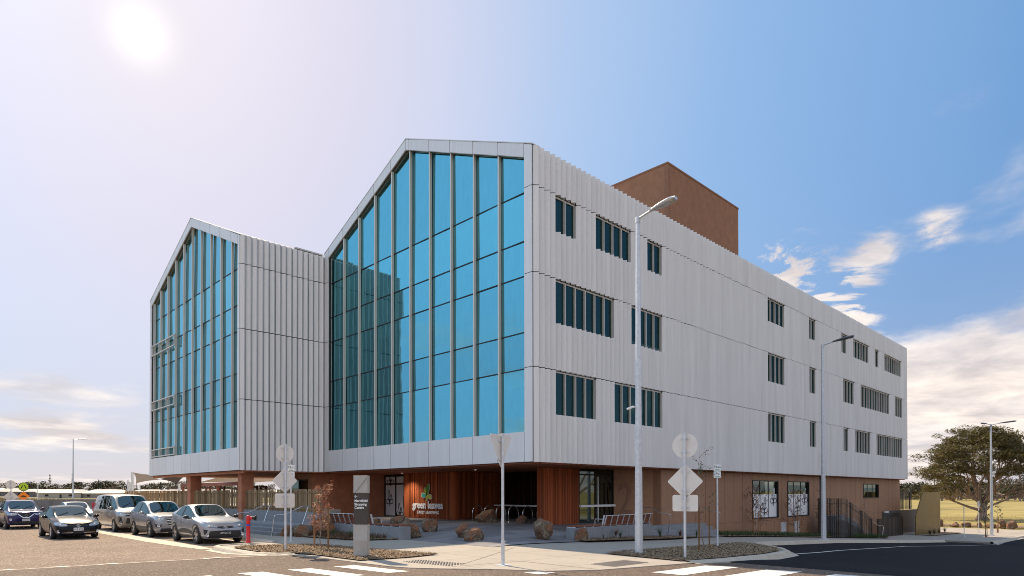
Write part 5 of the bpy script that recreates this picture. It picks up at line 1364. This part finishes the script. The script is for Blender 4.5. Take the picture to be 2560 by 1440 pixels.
# columns: xl, xb, zb, yb, xt, zt, yt, crown
CHR = dict(L=4.36, W=1.80, wr=.345, axles=(1.38, -1.26), z0=.21, zm=.62, clad=2, paint=silver2, wind=3, sideend=6, rear=7, mirm=K['trim'], roofm=K['carglass'],
  cols=[(2.18, 2.15, .62, .64, 2.14, .80, .56, .02), (2.08, 2.05, .78, .84, 1.98, .90, .72, .03), (1.45, 1.45, .94, .90, 1.40, .99, .76, .06), (.95, .95, .99, .89, .82, 1.04, .70, .05),
        (.30, .45, 1.02, .87, -.02, 1.50, .62, .05), (-.45, -.35, 1.06, .87, -.45, 1.54, .63, .05), (-1.1, -1.15, 1.16, .87, -1.05, 1.49, .60, .05), (-1.55, -1.62, 1.22, .86, -1.55, 1.38, .56, .05), (-1.95, -2.0, 1.08, .80, -1.98, 1.12, .62, .03), (-2.14, -2.16, .80, .70, -2.14, .95, .60, .02)],
  mirror=(.62, 1.06), head=([(.84, .80), (.66, .80), (.30, .70)], [(.82, .72), (.60, .68), (.30, .66)]),
  front=[('grille', [(-.62, .70), (0, .70), (.62, .70)], [(-.60, .67), (0, .60), (.60, .67)], 'trim'), ('lower_grille', [(-.60, .52), (0, .54), (.60, .52)], [(-.66, .24), (0, .24), (.66, .24)], 'trim'), ('air_intake', [(.80, .60), (.66, .56)], [(.78, .40), (.74, .38)], 'trim'), ('air_intake', [(-.66, .56), (-.80, .60)], [(-.74, .38), (-.78, .40)], 'trim')],
  fog=[(.68, .36)], plate=('AWQ 510', .44, bp, wp), badge=.645, tail=[(-2.0, 1.02), (-1.78, 1.08), (-1.78, .98), (-2.0, .92)],
  doors=[(.62, .60, .98), (-.28, -.36, 1.04), (-.98, -1.1, 1.02)], handles=[(-.12, .90)], pillars=[(-.36, 1.08, -.42, 1.46, .07)], cowl=(.80, 1.0), spokes=5)
TUC = dict(L=4.48, W=1.85, wr=.355, axles=(1.42, -1.25), z0=.22, zm=.66, clad=1, paint=silver, wind=3, sideend=6, rear=7, roofm=K['carglass'],
  cols=[(2.24, 2.22, .70, .68, 2.21, .95, .62, .02), (2.14, 2.11, .88, .86, 2.04, 1.00, .74, .03), (1.45, 1.45, .97, .90, 1.40, 1.02, .76, .06), (.95, .95, 1.02, .90, .84, 1.06, .72, .05),
        (.35, .48, 1.06, .89, .08, 1.58, .66, .05), (-.45, -.35, 1.10, .89, -.45, 1.63, .67, .05), (-1.25, -1.35, 1.16, .89, -1.30, 1.60, .65, .04), (-1.75, -1.80, 1.20, .88, -1.85, 1.46, .56, .04), (-2.05, -2.1, 1.12, .84, -2.12, 1.16, .66, .03), (-2.2, -2.22, .80, .74, -2.2, .95, .64, .02)],
  mirror=(.66, 1.12), head=([(.84, .90), (.66, .93), (.42, .90)], [(.85, .80), (.68, .78), (.44, .80)]),
  front=[('grille', [(-.40, .90), (0, .92), (.40, .90)], [(-.30, .56), (0, .54), (.30, .56)], 'trim')]+[('grille_bar', [(-.38+.02*k, .87-.075*k), (.38-.02*k, .87-.075*k)], [(-.375+.02*k, .845-.075*k), (.375-.02*k, .845-.075*k)], 'chrome') for k in range(5)]+[('lower_grille', [(-.62, .42), (0, .42), (.62, .42)], [(-.64, .26), (0, .26), (.64, .26)], 'trim'), ('air_intake', [(.84, .62), (.58, .60)], [(.80, .48), (.60, .48)], 'trim'), ('air_intake', [(-.58, .60), (-.84, .62)], [(-.60, .48), (-.80, .48)], 'trim')],
  fog=[(.70, .55)], plate=('1JM 7RT', .46, wp, bp), badge=.86, tail=[(-2.1, 1.05), (-1.82, 1.10), (-1.85, .98), (-2.1, .95)],
  doors=[(.68, .62, 1.02), (-.28, -.34, 1.08), (-1.02, -1.2, 1.1)], handles=[(-.10, .95), (-.98, 1.0)], pillars=[(-.34, 1.12, -.40, 1.57, .09)], cowl=(.84, 1.06), spokes=5)
VAN = dict(L=5.9, W=1.95, wr=.36, axles=(2.05, -1.8), z0=.24, zm=.75, paint=white_, wind=3, sideend=6, rear=7, twin=False, spokes=8,
  cols=[(2.92, 2.90, .80, .70, 2.88, .92, .64, .02), (2.80, 2.75, 1.00, .90, 2.70, 1.06, .78, .03), (2.45, 2.45, 1.10, .94, 2.42, 1.16, .80, .05), (2.15, 2.20, 1.14, .95, 2.12, 1.22, .80, .05),
        (1.55, 1.75, 1.16, .95, 1.35, 1.86, .72, .06), (.65, .65, 1.16, .95, .55, 1.93, .76, .06), (-1.2, -1.2, 1.16, .95, -1.2, 1.93, .76, .06), (-2.75, -2.80, 1.16, .93, -2.70, 1.92, .74, .06), (-2.88, -2.9, 1.12, .92, -2.82, 1.60, .74, .03), (-2.93, -2.94, .8, .88, -2.9, 1.0, .78, .02)],
  mirror=(1.95, 1.28), head=([(.92, 1.06), (.74, 1.06), (.60, .98)], [(.93, .88), (.76, .84), (.62, .86)]),
  front=[('grille', [(-.58, .98), (0, 1.0), (.58, .98)], [(-.56, .84), (0, .84), (.56, .84)], 'trim'), ('grille_bar', [(-.60, .955), (.60, .955)], [(-.60, .93), (.60, .93)], 'chrome'), ('lower_grille', [(-.52, .74), (0, .74), (.52, .74)], [(-.56, .46), (0, .46), (.56, .46)], 'trim'), ('air_intake', [(.82, .80), (.76, .80)], [(.86, .46), (.70, .46)], 'trim'), ('air_intake', [(-.76, .80), (-.82, .80)], [(-.70, .46), (-.86, .46)], 'trim')],
  fog=[(.78, .50)], plate=('1QV 3KD', .60, wp, bp), badge=.90, tail=[(-2.85, 1.5), (-2.72, 1.5), (-2.72, 1.0), (-2.85, 1.0)],
  doors=[(1.95, 1.95, 1.14), (.78, .78, 1.14), (-.55, -.55, 1.14)], handles=[(.95, 1.02), (.55, 1.02)], pillars=[(.72, 1.18, .68, 1.88, .14), (-.55, 1.18, -.55, 1.88, .10)], pillm=white_, cowl=(2.12, 1.22))
CAM = dict(L=4.82, W=1.83, wr=.335, axles=(1.42, -1.36), z0=.17, zm=.58, paint=black_, wind=3, sideend=6, rear=6,
  cols=[(2.38, 2.34, .56, .64, 2.32, .66, .58, .02), (2.25, 2.18, .68, .82, 2.10, .76, .70, .03), (1.6, 1.6, .82, .89, 1.55, .88, .72, .05), (1.05, 1.05, .90, .89, .95, .95, .70, .05),
        (.35, .50, .95, .88, .12, 1.39, .63, .05), (-.45, -.4, .97, .88, -.50, 1.44, .65, .05), (-1.2, -1.5, 1.0, .88, -1.15, 1.39, .62, .04), (-1.75, -1.80, 1.0, .86, -1.80, 1.06, .66, .03), (-2.25, -2.3, .96, .80, -2.30, 1.02, .70, .02), (-2.40, -2.41, .70, .72, -2.40, .85, .66, .02)],
  mirror=(.72, .98), head=([(.86, .74), (.66, .76), (.40, .64)], [(.87, .64), (.66, .58), (.42, .58)]),
  front=[('grille', [(-.38, .62), (0, .64), (.38, .62)], [(-.34, .56), (0, .56), (.34, .56)], 'trim'), ('lower_grille', [(-.42, .38), (0, .38), (.42, .38)], [(-.48, .24), (0, .24), (.48, .24)], 'trim'), ('bumper_strip', [(-.62, .30), (-.20, .30)], [(-.62, .275), (-.20, .275)], 'chrome'), ('bumper_strip', [(.20, .30), (.62, .30)], [(.20, .275), (.62, .275)], 'chrome')],
  fog=[(.72, .34)], plate=('1LB 4TZ', .44, wp, bp), badge=.60, tail=[(-2.3, .92), (-2.1, .94), (-2.1, .78), (-2.3, .76)],
  doors=[(.70, .66, .90), (-.35, -.42, .94), (-1.15, -1.4, .94)], handles=[(-.18, .84), (-1.12, .86)], pillars=[(-.42, .98, -.48, 1.37, .08)], cowl=(.95, .95), spokes=10, twin=False)
QQ = dict(TUC); QQ.update(L=4.38, W=1.81, paint=blue_, front=[('grille', [(-.36, .86), (0, .88), (.36, .86)], [(-.14, .64), (0, .62), (.14, .64)], 'trim'), ('grille_bar', [(-.42, .88), (-.15, .64), (.15, .64), (.42, .88)], [(-.37, .88), (-.13, .675), (.13, .675), (.37, .88)], 'chrome'), ('lower_grille', [(-.60, .42), (0, .44), (.60, .42)], [(-.62, .26), (0, .26), (.62, .26)], 'trim')],
  plate=('1CR 8OV', .52, wp, bp), badge=.78, rings=[(.06, .06, 0, 0)], wr=.345)
G1 = 'cars parked nose out along the batten fence'
def place(x, y): return (x, y, gr(x, y)+.004)
HD = -pi/2
car(place(9.78, 28.75), HD, CHR, 'pale silver crossover with black wheel arches, nearest the red hydrant', G1)
car(place(9.62, 34.5), HD, TUC, 'silver four wheel drive with a chrome barred grille between the van and the crossover', G1)
car(place(9.52, 41.0), HD, VAN, 'tall champagne silver passenger van parked behind the silver four wheel drive', G1, 'parked_van')['category'] = 'van'
car(place(6.15, 36.45), HD, CAM, 'glossy black saloon driving in the road beside the van', 'cars out in the roadway', 'saloon_car')
q = car(place(5.75, 48.2), HD, QQ, 'violet blue crossover following behind the black saloon', 'cars out in the roadway', 'crossover_car')
W2_ = dict(CAM); W2_.update(paint=paintm('white_car_paint', (.72, .70, .68), .1), plate=('1FA 2SB', .44, wp, bp)); car((9.3, 52.6, -.12), HD, W2_, 'white saloon mostly hidden between the black saloon and the van', G1)
W3_ = dict(CAM); W3_.update(paint=paintm('grey_car_paint', (.20, .21, .23), .4), plate=('1HU 6PX', .44, wp, bp)); car((6.9, 61.5, -.12), HD, W3_, 'grey saloon far back between the blue crossover and the black saloon', 'cars out in the roadway', 'saloon_car')
# ================================================================== PLANTS
def leafcloud(mb, c, rad, n, size, rr, flat=1.0, shape=None, droop=0.0):
    c = Vector(c)
    for _ in range(n):
        while True:
            p = Vector((rr.uniform(-1, 1), rr.uniform(-1, 1), rr.uniform(-1, 1)))
            if p.length <= 1: break
        p = Vector((p.x*rad[0], p.y*rad[1], p.z*rad[2]))+c
        leaf(mb, p, size, rr, flat, droop)
def leaf(mb, p, size, rr, flat=1.0, droop=0.0):
    a = rr.uniform(0, 2*pi); t = rr.gauss(0, .7)*flat-droop; s_ = size*rr.uniform(.6, 1.4)
    u = Vector((cos(a)*cos(t), sin(a)*cos(t), sin(t)))*s_; v = u.cross(Vector((rr.gauss(0, .6), rr.gauss(0, .6), 1))).normalized()*s_*.36
    mb.add([p-u, p+v, p+u, p-v], [(0, 1, 2, 3)])
def limb(mb, a, b, r0, r1, rr, bend=.12, n=5, seg=7):
    a, b = Vector(a), Vector(b); L = (b-a).length; P = []
    d1 = Vector((rr.gauss(0, 1), rr.gauss(0, 1), rr.gauss(0, 1)))*L*bend*.5
    for i in range(n+1):
        t = i/n; P.append(a.lerp(b, t)+d1*sin(pi*t)+Vector((rr.gauss(0, 1), rr.gauss(0, 1), 0))*L*.012*(0 < i < n))
    mb.tube(P, [r0+(r1-r0)*i/n for i in range(n+1)], seg, cap=True); return P
def big_tree():
    rr = random.Random(11); X, Y, Z = 117.0, 19.6, -2.15; o = empty('spreading_tree', (X, Y, Z), 'large spreading tree with many bare forking limbs under a broad dome crown', 'tree')
    wd = MB(); lf = MB(); base = Vector((X, Y, Z))
    wd.tube([base+Vector((0, 0, -.1)), base+Vector((0, 0, .5)), base+Vector((.1, -.1, 1.6)), base+Vector((.1, -.2, 2.4))], [1.0, .62, .48, .5], 12)
    tips = []
    # lateral axis seen from the street is roughly (.72,-.70); crown radius 10 m, height 13.6
    def crown(th, ph):  # point on dome
        r = 7.4*cos(ph); return Vector((r*cos(th), r*sin(th), 5.9+8.3*sin(ph)))
    for i in range(15):
        th = 2*pi*i/15+rr.uniform(-.2, .2); ph = radians([12, 38, 62][i % 3]+rr.uniform(-8, 8)); tip = base+crown(th, ph)*rr.uniform(.80, .92)
        st = base+Vector((.1, -.1, rr.uniform(1.3, 2.6))); mid = st.lerp(tip, .42)+Vector((0, 0, .5 if ph > .5 else -.4))
        P = limb(wd, st, mid, .22, .13, rr, .1); 
        for k in range(4):
            th2 = th+rr.uniform(-.42, .42); ph2 = min(1.45, max(.08, ph+rr.uniform(-.28, .28))); t2 = base+crown(th2, ph2)*rr.uniform(.84, .97)
            m2 = mid.lerp(t2, .5)+Vector((rr.gauss(0, .4), rr.gauss(0, .4), rr.gauss(0, .3))); limb(wd, P[-1], m2, .11, .055, rr, .12, 4, 6)
            for q in range(3):
                t3 = t2+Vector((rr.gauss(0, 1.3), rr.gauss(0, 1.3), rr.gauss(0, .6))); limb(wd, m2, t3, .045, .018, rr, .12, 3, 5); tips.append(t3)
    for i in range(290):
        th = rr.uniform(0, 2*pi); ph = math.asin(rr.uniform(.10, 1)); tips.append(base+crown(th, ph)*rr.uniform(.86, 1.0))
    # a low side bough reaching left
    lat = Vector((-.72, .70, 0))
    st = base+Vector((0, 0, 1.2)); m1 = base+lat*4.2+Vector((0, 0, 2.7)); limb(wd, st, m1, .22, .13, rr, .08)
    for k in range(9):
        t3 = base+lat*rr.uniform(4.5, 8.8)+Vector((.7, .72, 0))*rr.gauss(0, 1.6)+Vector((0, 0, rr.uniform(3.4, 5.6))); limb(wd, m1, t3, .10, .03, rr, .1, 4, 5)
        for _ in range(2): tips.append(t3+Vector((rr.gauss(0, .6), rr.gauss(0, .6), rr.gauss(0, .3))))
    st = base+Vector((0, 0, 1.0)); m1 = base-lat*4.5+Vector((0, 0, 3.2)); limb(wd, st, m1, .20, .10, rr, .08)
    for k in range(5): limb(wd, m1, base-lat*rr.uniform(8, 11)+Vector((0, 0, rr.uniform(4, 6.5))), .09, .03, rr, .1, 4, 5)
    for t in tips:
        leafcloud(lf, t, (rr.uniform(.9, 1.5), rr.uniform(.9, 1.5), rr.uniform(.28, .55)), int(rr.uniform(110, 170)), .15, rr, .7)
    wd.build('trunk', K['bark'], o, smooth=True); lf.build('crown', K['leaf'], o)
big_tree()
# far background trees, one by one
def bgtree(x, y, h, w, seed, kind, label, group):
    rr = random.Random(seed); z = far_z(x, y)-.05; o = empty('background_tree', (x, y, z), label, 'tree', group)
    wd = MB(); lf = MB()
    if kind == 'pine':
        wd.tube([(x, y, z), (x, y, z+h*.9)], [w*.06, .05], 6)
        for i in range(11):
            t = .12+.86*i/10; leafcloud(lf, (x, y, z+h*t), (w*.5*(1-t)+.15, w*.5*(1-t)+.15, h*.05), int(34*(1-t)+8), h*.045, rr, .5, droop=.3)
    else:
        wd.tube([(x, y, z), (x+rr.gauss(0, .2), y, z+h*.45)], [w*.05, w*.03], 6)
        for i in range(9):
            c = Vector((x+rr.gauss(0, w*.22), y+rr.gauss(0, w*.22), z+h*rr.uniform(.42, .88))); limb(wd, (x, y, z+h*.3), c, w*.025, w*.01, rr, .1, 2, 4)
            leafcloud(lf, c, (w*.24, w*.24, h*.13), 46, w*.055+.06, rr)
    wd.build('trunk', K['bark'], o); lf.build('crown', K['leafd'] if kind != 'olive' else K['leaf'], o)
rr = random.Random(21)
def pol(az, d): return (cos(radians(az))*d, sin(radians(az))*d)
bgtree(*pol(86.5, 62), 5.4, 3.6, 3, 'gum', 'leafy tree cut by the left edge of the picture', 'trees on the left horizon')
for i in range(70):
    az = 85.5-i*.33+rr.uniform(-.15, .15)
    if az < 66: break
    d = rr.uniform(700, 900); k = rr.random(); h = rr.uniform(9, 15)
    if k < .18: bgtree(*pol(az, d), h*1.35, h*.5, 100+i, 'pine', 'pointed dark conifer on the left horizon', 'conifers on the left horizon')
    else: bgtree(*pol(az, d), h, h*rr.uniform(.9, 1.4), 100+i, 'gum', 'rounded dark tree on the left horizon', 'rounded trees on the left horizon')
for i in range(14): bgtree(*pol(66-i*.9, rr.uniform(240, 330)), rr.uniform(3, 5), 4.5, 300+i, 'gum', 'low tree seen under the raised gable', 'low trees seen under the raised gable')
for i in range(46):
    az = 18.8-i*.30+rr.uniform(-.1, .1); d = rr.uniform(360, 440); h = rr.uniform(7.5, 11)
    bgtree(*pol(az, d), h, h*rr.uniform(1.0, 1.6), 400+i, 'gum', 'dark gum tree in the line beyond the paddock', 'gum trees beyond the paddock')
# far tree belts that read as one mass
def belt(az0, az1, d, h, seed, name, m_):
    rr = random.Random(seed); mb = MB(); az = az0; st = .05*(1 if az1 > az0 else -1)
    while (az < az1) == (az0 < az1):
        x, y = pol(az, d*rr.uniform(.97, 1.05)); z = far_z(x, y); k = .5+.5*noise.noise(Vector((az*1.3, seed, 0)))+rr.uniform(-.15, .15)
        leafcloud(mb, (x, y, z+h*k*.4), (1.6, 1.6, max(.3, h*k*.5)), 22, .5+h*.03, rr); az += st
    tag(mb.build(name, m_), kind='stuff')
belt(88, 62, 760, 9.0, 1, 'far_woodland', K['leafd']); belt(88, 66, 1100, 18, 2, 'far_woodland', K['leafd']); belt(19, 4, 480, 9, 3, 'far_woodland', K['leafd'])
# houses on the left horizon
def house(x, y, rz, w, d, h, label, rc):
    z = far_z(x, y)-.1; o = empty('house', (x, y, z), label, 'house', 'single storey houses across the paddock', rz)
    def b(mb, n, m_):
        ob = mb.build(n, m_); ob.parent = o; return ob
    b(MB().box(-w/2, w/2, -d/2, d/2, 0, h), 'wall', mat('house_wall_%d' % rc, [(.30, .27, .24), (.20, .19, .19), (.42, .39, .35)][rc], .8, 0, .1))
    e = .5; r = MB(); rh = h+d*.2; r.add([(-w/2-e, -d/2-e, h), (w/2+e, -d/2-e, h), (w/2+e, d/2+e, h), (-w/2-e, d/2+e, h), (-w/2+d*.45, 0, rh), (w/2-d*.45, 0, rh)], [(0, 1, 5, 4), (2, 3, 4, 5), (1, 2, 5), (3, 0, 4), (3, 2, 1, 0)])
    b(r, 'roof', mat('house_roof_%d' % rc, [(.50, .45, .42), (.28, .26, .26), (.60, .54, .49)][rc], .7, 0, .1))
    for q in (-.3, .25): b(MB().box(w*q-.8, w*q+.8, -d/2-.03, -d/2+.02, 1.0, 2.1), 'window', K['black'])
    b(MB().box(w*.02-.45, w*.02+.45, -d/2-.03, -d/2+.02, 0, 2.1), 'door', K['dark'])
rr = random.Random(31); k = 0; ORD = 'first second third fourth fifth sixth seventh eighth ninth tenth eleventh twelfth thirteenth fourteenth fifteenth sixteenth seventeenth eighteenth nineteenth twentieth'.split()
for row, (d, h) in enumerate(((430, 2.8), (500, 2.9), (590, 3.0))):
    az = 85.6-row*.8; kk = 0
    while az > 65.5:
        w = rr.uniform(14, 21); x, y = pol(az, d*rr.uniform(.97, 1.03)); t = ['brown walled', 'grey walled', 'cream walled'][k % 3]
        house(x, y, radians(az-90+rr.uniform(-25, 25)), w, rr.uniform(9, 11), h, '%s low house, %s from the left in the %s row beyond the paddock' % (t, ORD[kk], ['front', 'middle', 'back'][row]), k % 3); kk += 1; k += 1
        az -= math.degrees((w+rr.uniform(1.5, 5))/d)
# scrub and ground cover
def tuftstuff(name, area, n, size, m_, seed, zf=None, h=.25):
    rr = random.Random(seed); mb = MB()
    for _ in range(n):
        x, y = rr.uniform(area[0], area[1]), rr.uniform(area[2], area[3]); z = (zf or (lambda a, b: g(a, b)+.05))(x, y)
        for _ in range(5):
            a = rr.uniform(0, 2*pi); l = size*rr.uniform(.6, 1.4); tx = Vector((cos(a)*.45, sin(a)*.45, 1)).normalized()*l; s_ = Vector((-sin(a), cos(a), 0))*l*.05
            P = Vector((x, y, z)); mb.add([P-s_, P+s_, P+tx], [(0, 1, 2)])
    tag(mb.build(name, m_), kind='stuff')
tuftstuff('ground_cover', (12.95, 14.7, 22.4, 27.3), 420, .20, K['leafb'], 1); tuftstuff('ground_cover', (13.2, 14.7, 22.2, 27.3), 200, .20, K['leafg'], 2)
tuftstuff('ground_cover', (20.3, 26, 16.1, 16.9), 160, .14, K['leafb'], 3); tuftstuff('ground_cover', (32.8, 48, 16.6, 18.5), 900, .26, K['leafg'], 4); tuftstuff('ground_cover', (50, 57.5, 15.7, 16.2), 260, .3, K['leafg'], 5)
tuftstuff('grass', (89, 93, 4, 34), 900, .16, K['grass'], 6, far_z); tuftstuff('grass', (98, 140, 8, 40), 2500, .12, K['field'], 7, far_z)
tuftstuff('scrub', (-5, 34, 86, 150), 6000, .5, K['leafb'], 8, far_z); tuftstuff('scrub', (-5, 40, 86, 190), 5000, .45, K['grass'], 9, far_z)
tag(sheet('bare_soil', [(92.5, 4), (98, 4), (98, 40), (92.5, 40)], .03, K['soil'], far_z, cell=4), kind='structure')
# strappy tufts
def tuft(x, y, z, s_, seed, label, m_=K['leafg'], n=46):
    rr = random.Random(seed); mb = MB()
    for _ in range(n):
        a = rr.uniform(0, 2*pi); tl = rr.uniform(.15, .9); L = s_*rr.uniform(.7, 1.2); prev = Vector((x, y, z)); w = Vector((-sin(a), cos(a), 0))*.012
        for k in range(3):
            t = tl*(k+1)/2.2; d = Vector((cos(a)*sin(t), sin(a)*sin(t), cos(t)))*L/3; q = prev+d; w2 = w*(1-(k+1)/3.2); mb.quad(prev-w, prev+w, q+w2, q-w2); prev = q; w = w2
    o = mb.build('grass_tuft', m_); tag(o, label, 'plant', 'strappy plants in the mulched beds'); return o
tuft(25.2, 16.2, -.15, .62, 1, 'tall spiky tuft at the end of the right bench wall')
tuft(22.3, 16.3, -.02, .40, 2, 'arching green tuft in front of the right bench', n=36); tuft(24.0, 16.4, -.1, .42, 3, 'dark green tuft just left of the nearest lamp post', n=30)
tuft(21.2, 16.35, 0, .25, 4, 'smallest tuft beside the square red boulder', n=20); tuft(22.6, 16.75, 0, .42, 5, 'fluffy brown tuft against the right bench wall', K['leafb'], 60); tuft(27.4, 16.5, -.25, .42, 6, 'brown tuft by the right handrail foot', K['leafb'], 60); tuft(28.4, 16.2, -.28, .42, 7, 'dark green tuft right of the handrail foot', n=40)
tuft(13.7, 23.6, .03, .42, 8, 'green tuft in the left bed beside the totem', n=50); tuft(13.6, 24.8, .03, .46, 9, 'green tuft in the middle of the left bed', n=50); tuft(13.3, 26.0, .03, .35, 10, 'brown tuft behind the sapling stakes', K['leafb'], 50)
# saplings
def sapling(loc, h, label, m_, seed, stakes=(), tie=None, spread=.45, nb=16, leafs=26, lsize=.045, lean=(0, 0), lo=.35, name='sapling', stake_h=1.45, trunk=.018, group='young staked saplings'):
    rr = random.Random(seed); x, y, z = loc; o = empty(name, loc, label, 'sapling', group); wd = MB(); lf = MB()
    P = limb(wd, (x, y, z), (x+lean[0], y+lean[1], z+h), trunk, .006, rr, .03, 6, 6)
    for i in range(nb):
        t = lo+(1-lo)*i/nb; k = t*6; a = P[int(k)].lerp(P[min(6, int(k)+1)], k-int(k)); an = rr.uniform(0, 2*pi); L = spread*rr.uniform(.6, 1.2)*(1.1-.5*t)
        e = a+Vector((cos(an)*L, sin(an)*L, L*rr.uniform(.4, 1.1))); Q = limb(wd, a, e, .007, .003, rr, .1, 3, 4)
        for _ in range(leafs):
            s_ = rr.uniform(.25, 1.1); p = a.lerp(e, s_)+Vector((rr.gauss(0, .05), rr.gauss(0, .05), rr.gauss(0, .05))); leaf(lf, p, lsize, rr, 1, .3)
    wd.build('trunk', K['bark'], o, smooth=True); lf.build('crown', m_, o)
    for sx, sy in stakes:
        zz_ = z; MB().tube([(sx, sy, zz_-.02), (sx, sy, zz_+stake_h)], .030, 6).build('stake', K['stake'], o)
    if len(stakes) == 2 and tie:
        (a, b), (c, d) = stakes; zt = z+tie; mb = MB()
        Pt = [(a, b, zt-.03), ((a*.7+x*.3), (b*.7+y*.3), zt+.05), (x, y, zt+.06), ((c*.7+x*.3), (d*.7+y*.3), zt+.09), (c, d, zt+.10)]
        for p, q in zip(Pt, Pt[1:]): mb.quad((p[0], p[1], p[2]-.022), (q[0], q[1], q[2]-.022), (q[0], q[1], q[2]+.022), (p[0], p[1], p[2]+.022))
        to = mb.build('tie', K['stake'], o); md = to.modifiers.new('s', 'SOLIDIFY'); md.thickness = .006
    return o
sapling((10.5, 19.95, .0), 2.05, 'russet leaved sapling tied between two timber stakes, left of the totem', K['leafr'], 5, ((10.42, 20.32), (10.52, 19.55)), .62, spread=.42, nb=34, leafs=26, lsize=.044, lo=.25)
sapling((19.9, 11.05, -.07), 3.35, 'thin green sapling tied to two stakes in the right hand bed', K['leafg'], 8, ((19.36, 10.95), (20.5, 11.2)), 1.25, spread=.62, nb=11, leafs=15, lsize=.045, lean=(-.15, .1), lo=.3, stake_h=1.5)
for i, (x, lb) in enumerate(((38.6, 'bare brown shrub left of the first leaf patterned window'), (44.3, 'tall bushy brown shrub between the two leaf patterned windows'), (49.6, 'brown shrub right of the second leaf patterned window'))):
    sapling((x, 17.9, g(x, 0)+.05), 2.9+.1*i, lb, K['leafb'], 30+i, ((x+.3, 17.8),), None, spread=.75, nb=40, leafs=22, lsize=.05, lo=.12, name='shrub', group='brown shrubs along the street wall', stake_h=1.7)['category'] = 'shrub'
for i, (x, y, lb) in enumerate(((52.4, 15.9, 'bare staked sapling in front of the dark balustrade'), (69.8, 11.4, 'leafy staked sapling at the gap right of the gold screen'), (80.5, 12.2, 'small sapling right of the double headed lamp'), (36.6, 17.0, 'thin bare sapling near the wall vents'))):
    sapling((x, y, g(x, 0)), 3.0, lb, K['leafg'] if i in (1, 2) else K['leafb'], 50+i, ((x+.35, y), (x-.35, y)), None, spread=.6, nb=10, leafs=16 if i in (1, 2) else 5, lsize=.08 if i in (1, 2) else .05, stake_h=1.5, trunk=.03)
for i, (x, y, lb) in enumerate(((69.0, 15.5, 'first'), (70.5, 15.5, 'second'), (72.3, 15.5, 'third'), (74.6, 15.5, 'fourth'))):
    tuft(x, y, -2.1, .75, 70+i, 'dark spiky plant at the foot of the gold screen, %s from its left edge' % lb, K['leafd'], 60)
# dark clump at the left edge
# trees across the streets behind the viewpoint: seen only as reflections in the glazing
for i, (x, y, h, w) in enumerate(((-20, 67, 9.5, 7), (-27, 60, 8, 6), (30, -42, 11, 10), (44, -45, 12, 12), (58, -42, 10, 10), (72, -46, 12, 12), (86, -42, 11, 11), (14, -44, 10, 10), (102, -44, 12, 12), (120, -46, 12, 12))):
    bgtree(x, y, h, w, 900+i, 'gum', 'leafy tree across the road, seen reflected in the %s' % ['large gable glazing', 'large gable glazing'][min(i, 1)] if i < 2 else 'leafy tree across the side road, seen reflected in the street windows', 'trees reflected in the glazing')
K['scrubland'] = mat('scrubland', (.085, .065, .028), .95, 0, .4, .25, .5, 3, (.20, .15, .06), detail=9)
tag(sheet('scrubland', [(-8, 87), (14, 88), (70, 92), (150, 330), (-8, 425)], .06, K['scrubland'], far_z, cell=8), kind='structure')
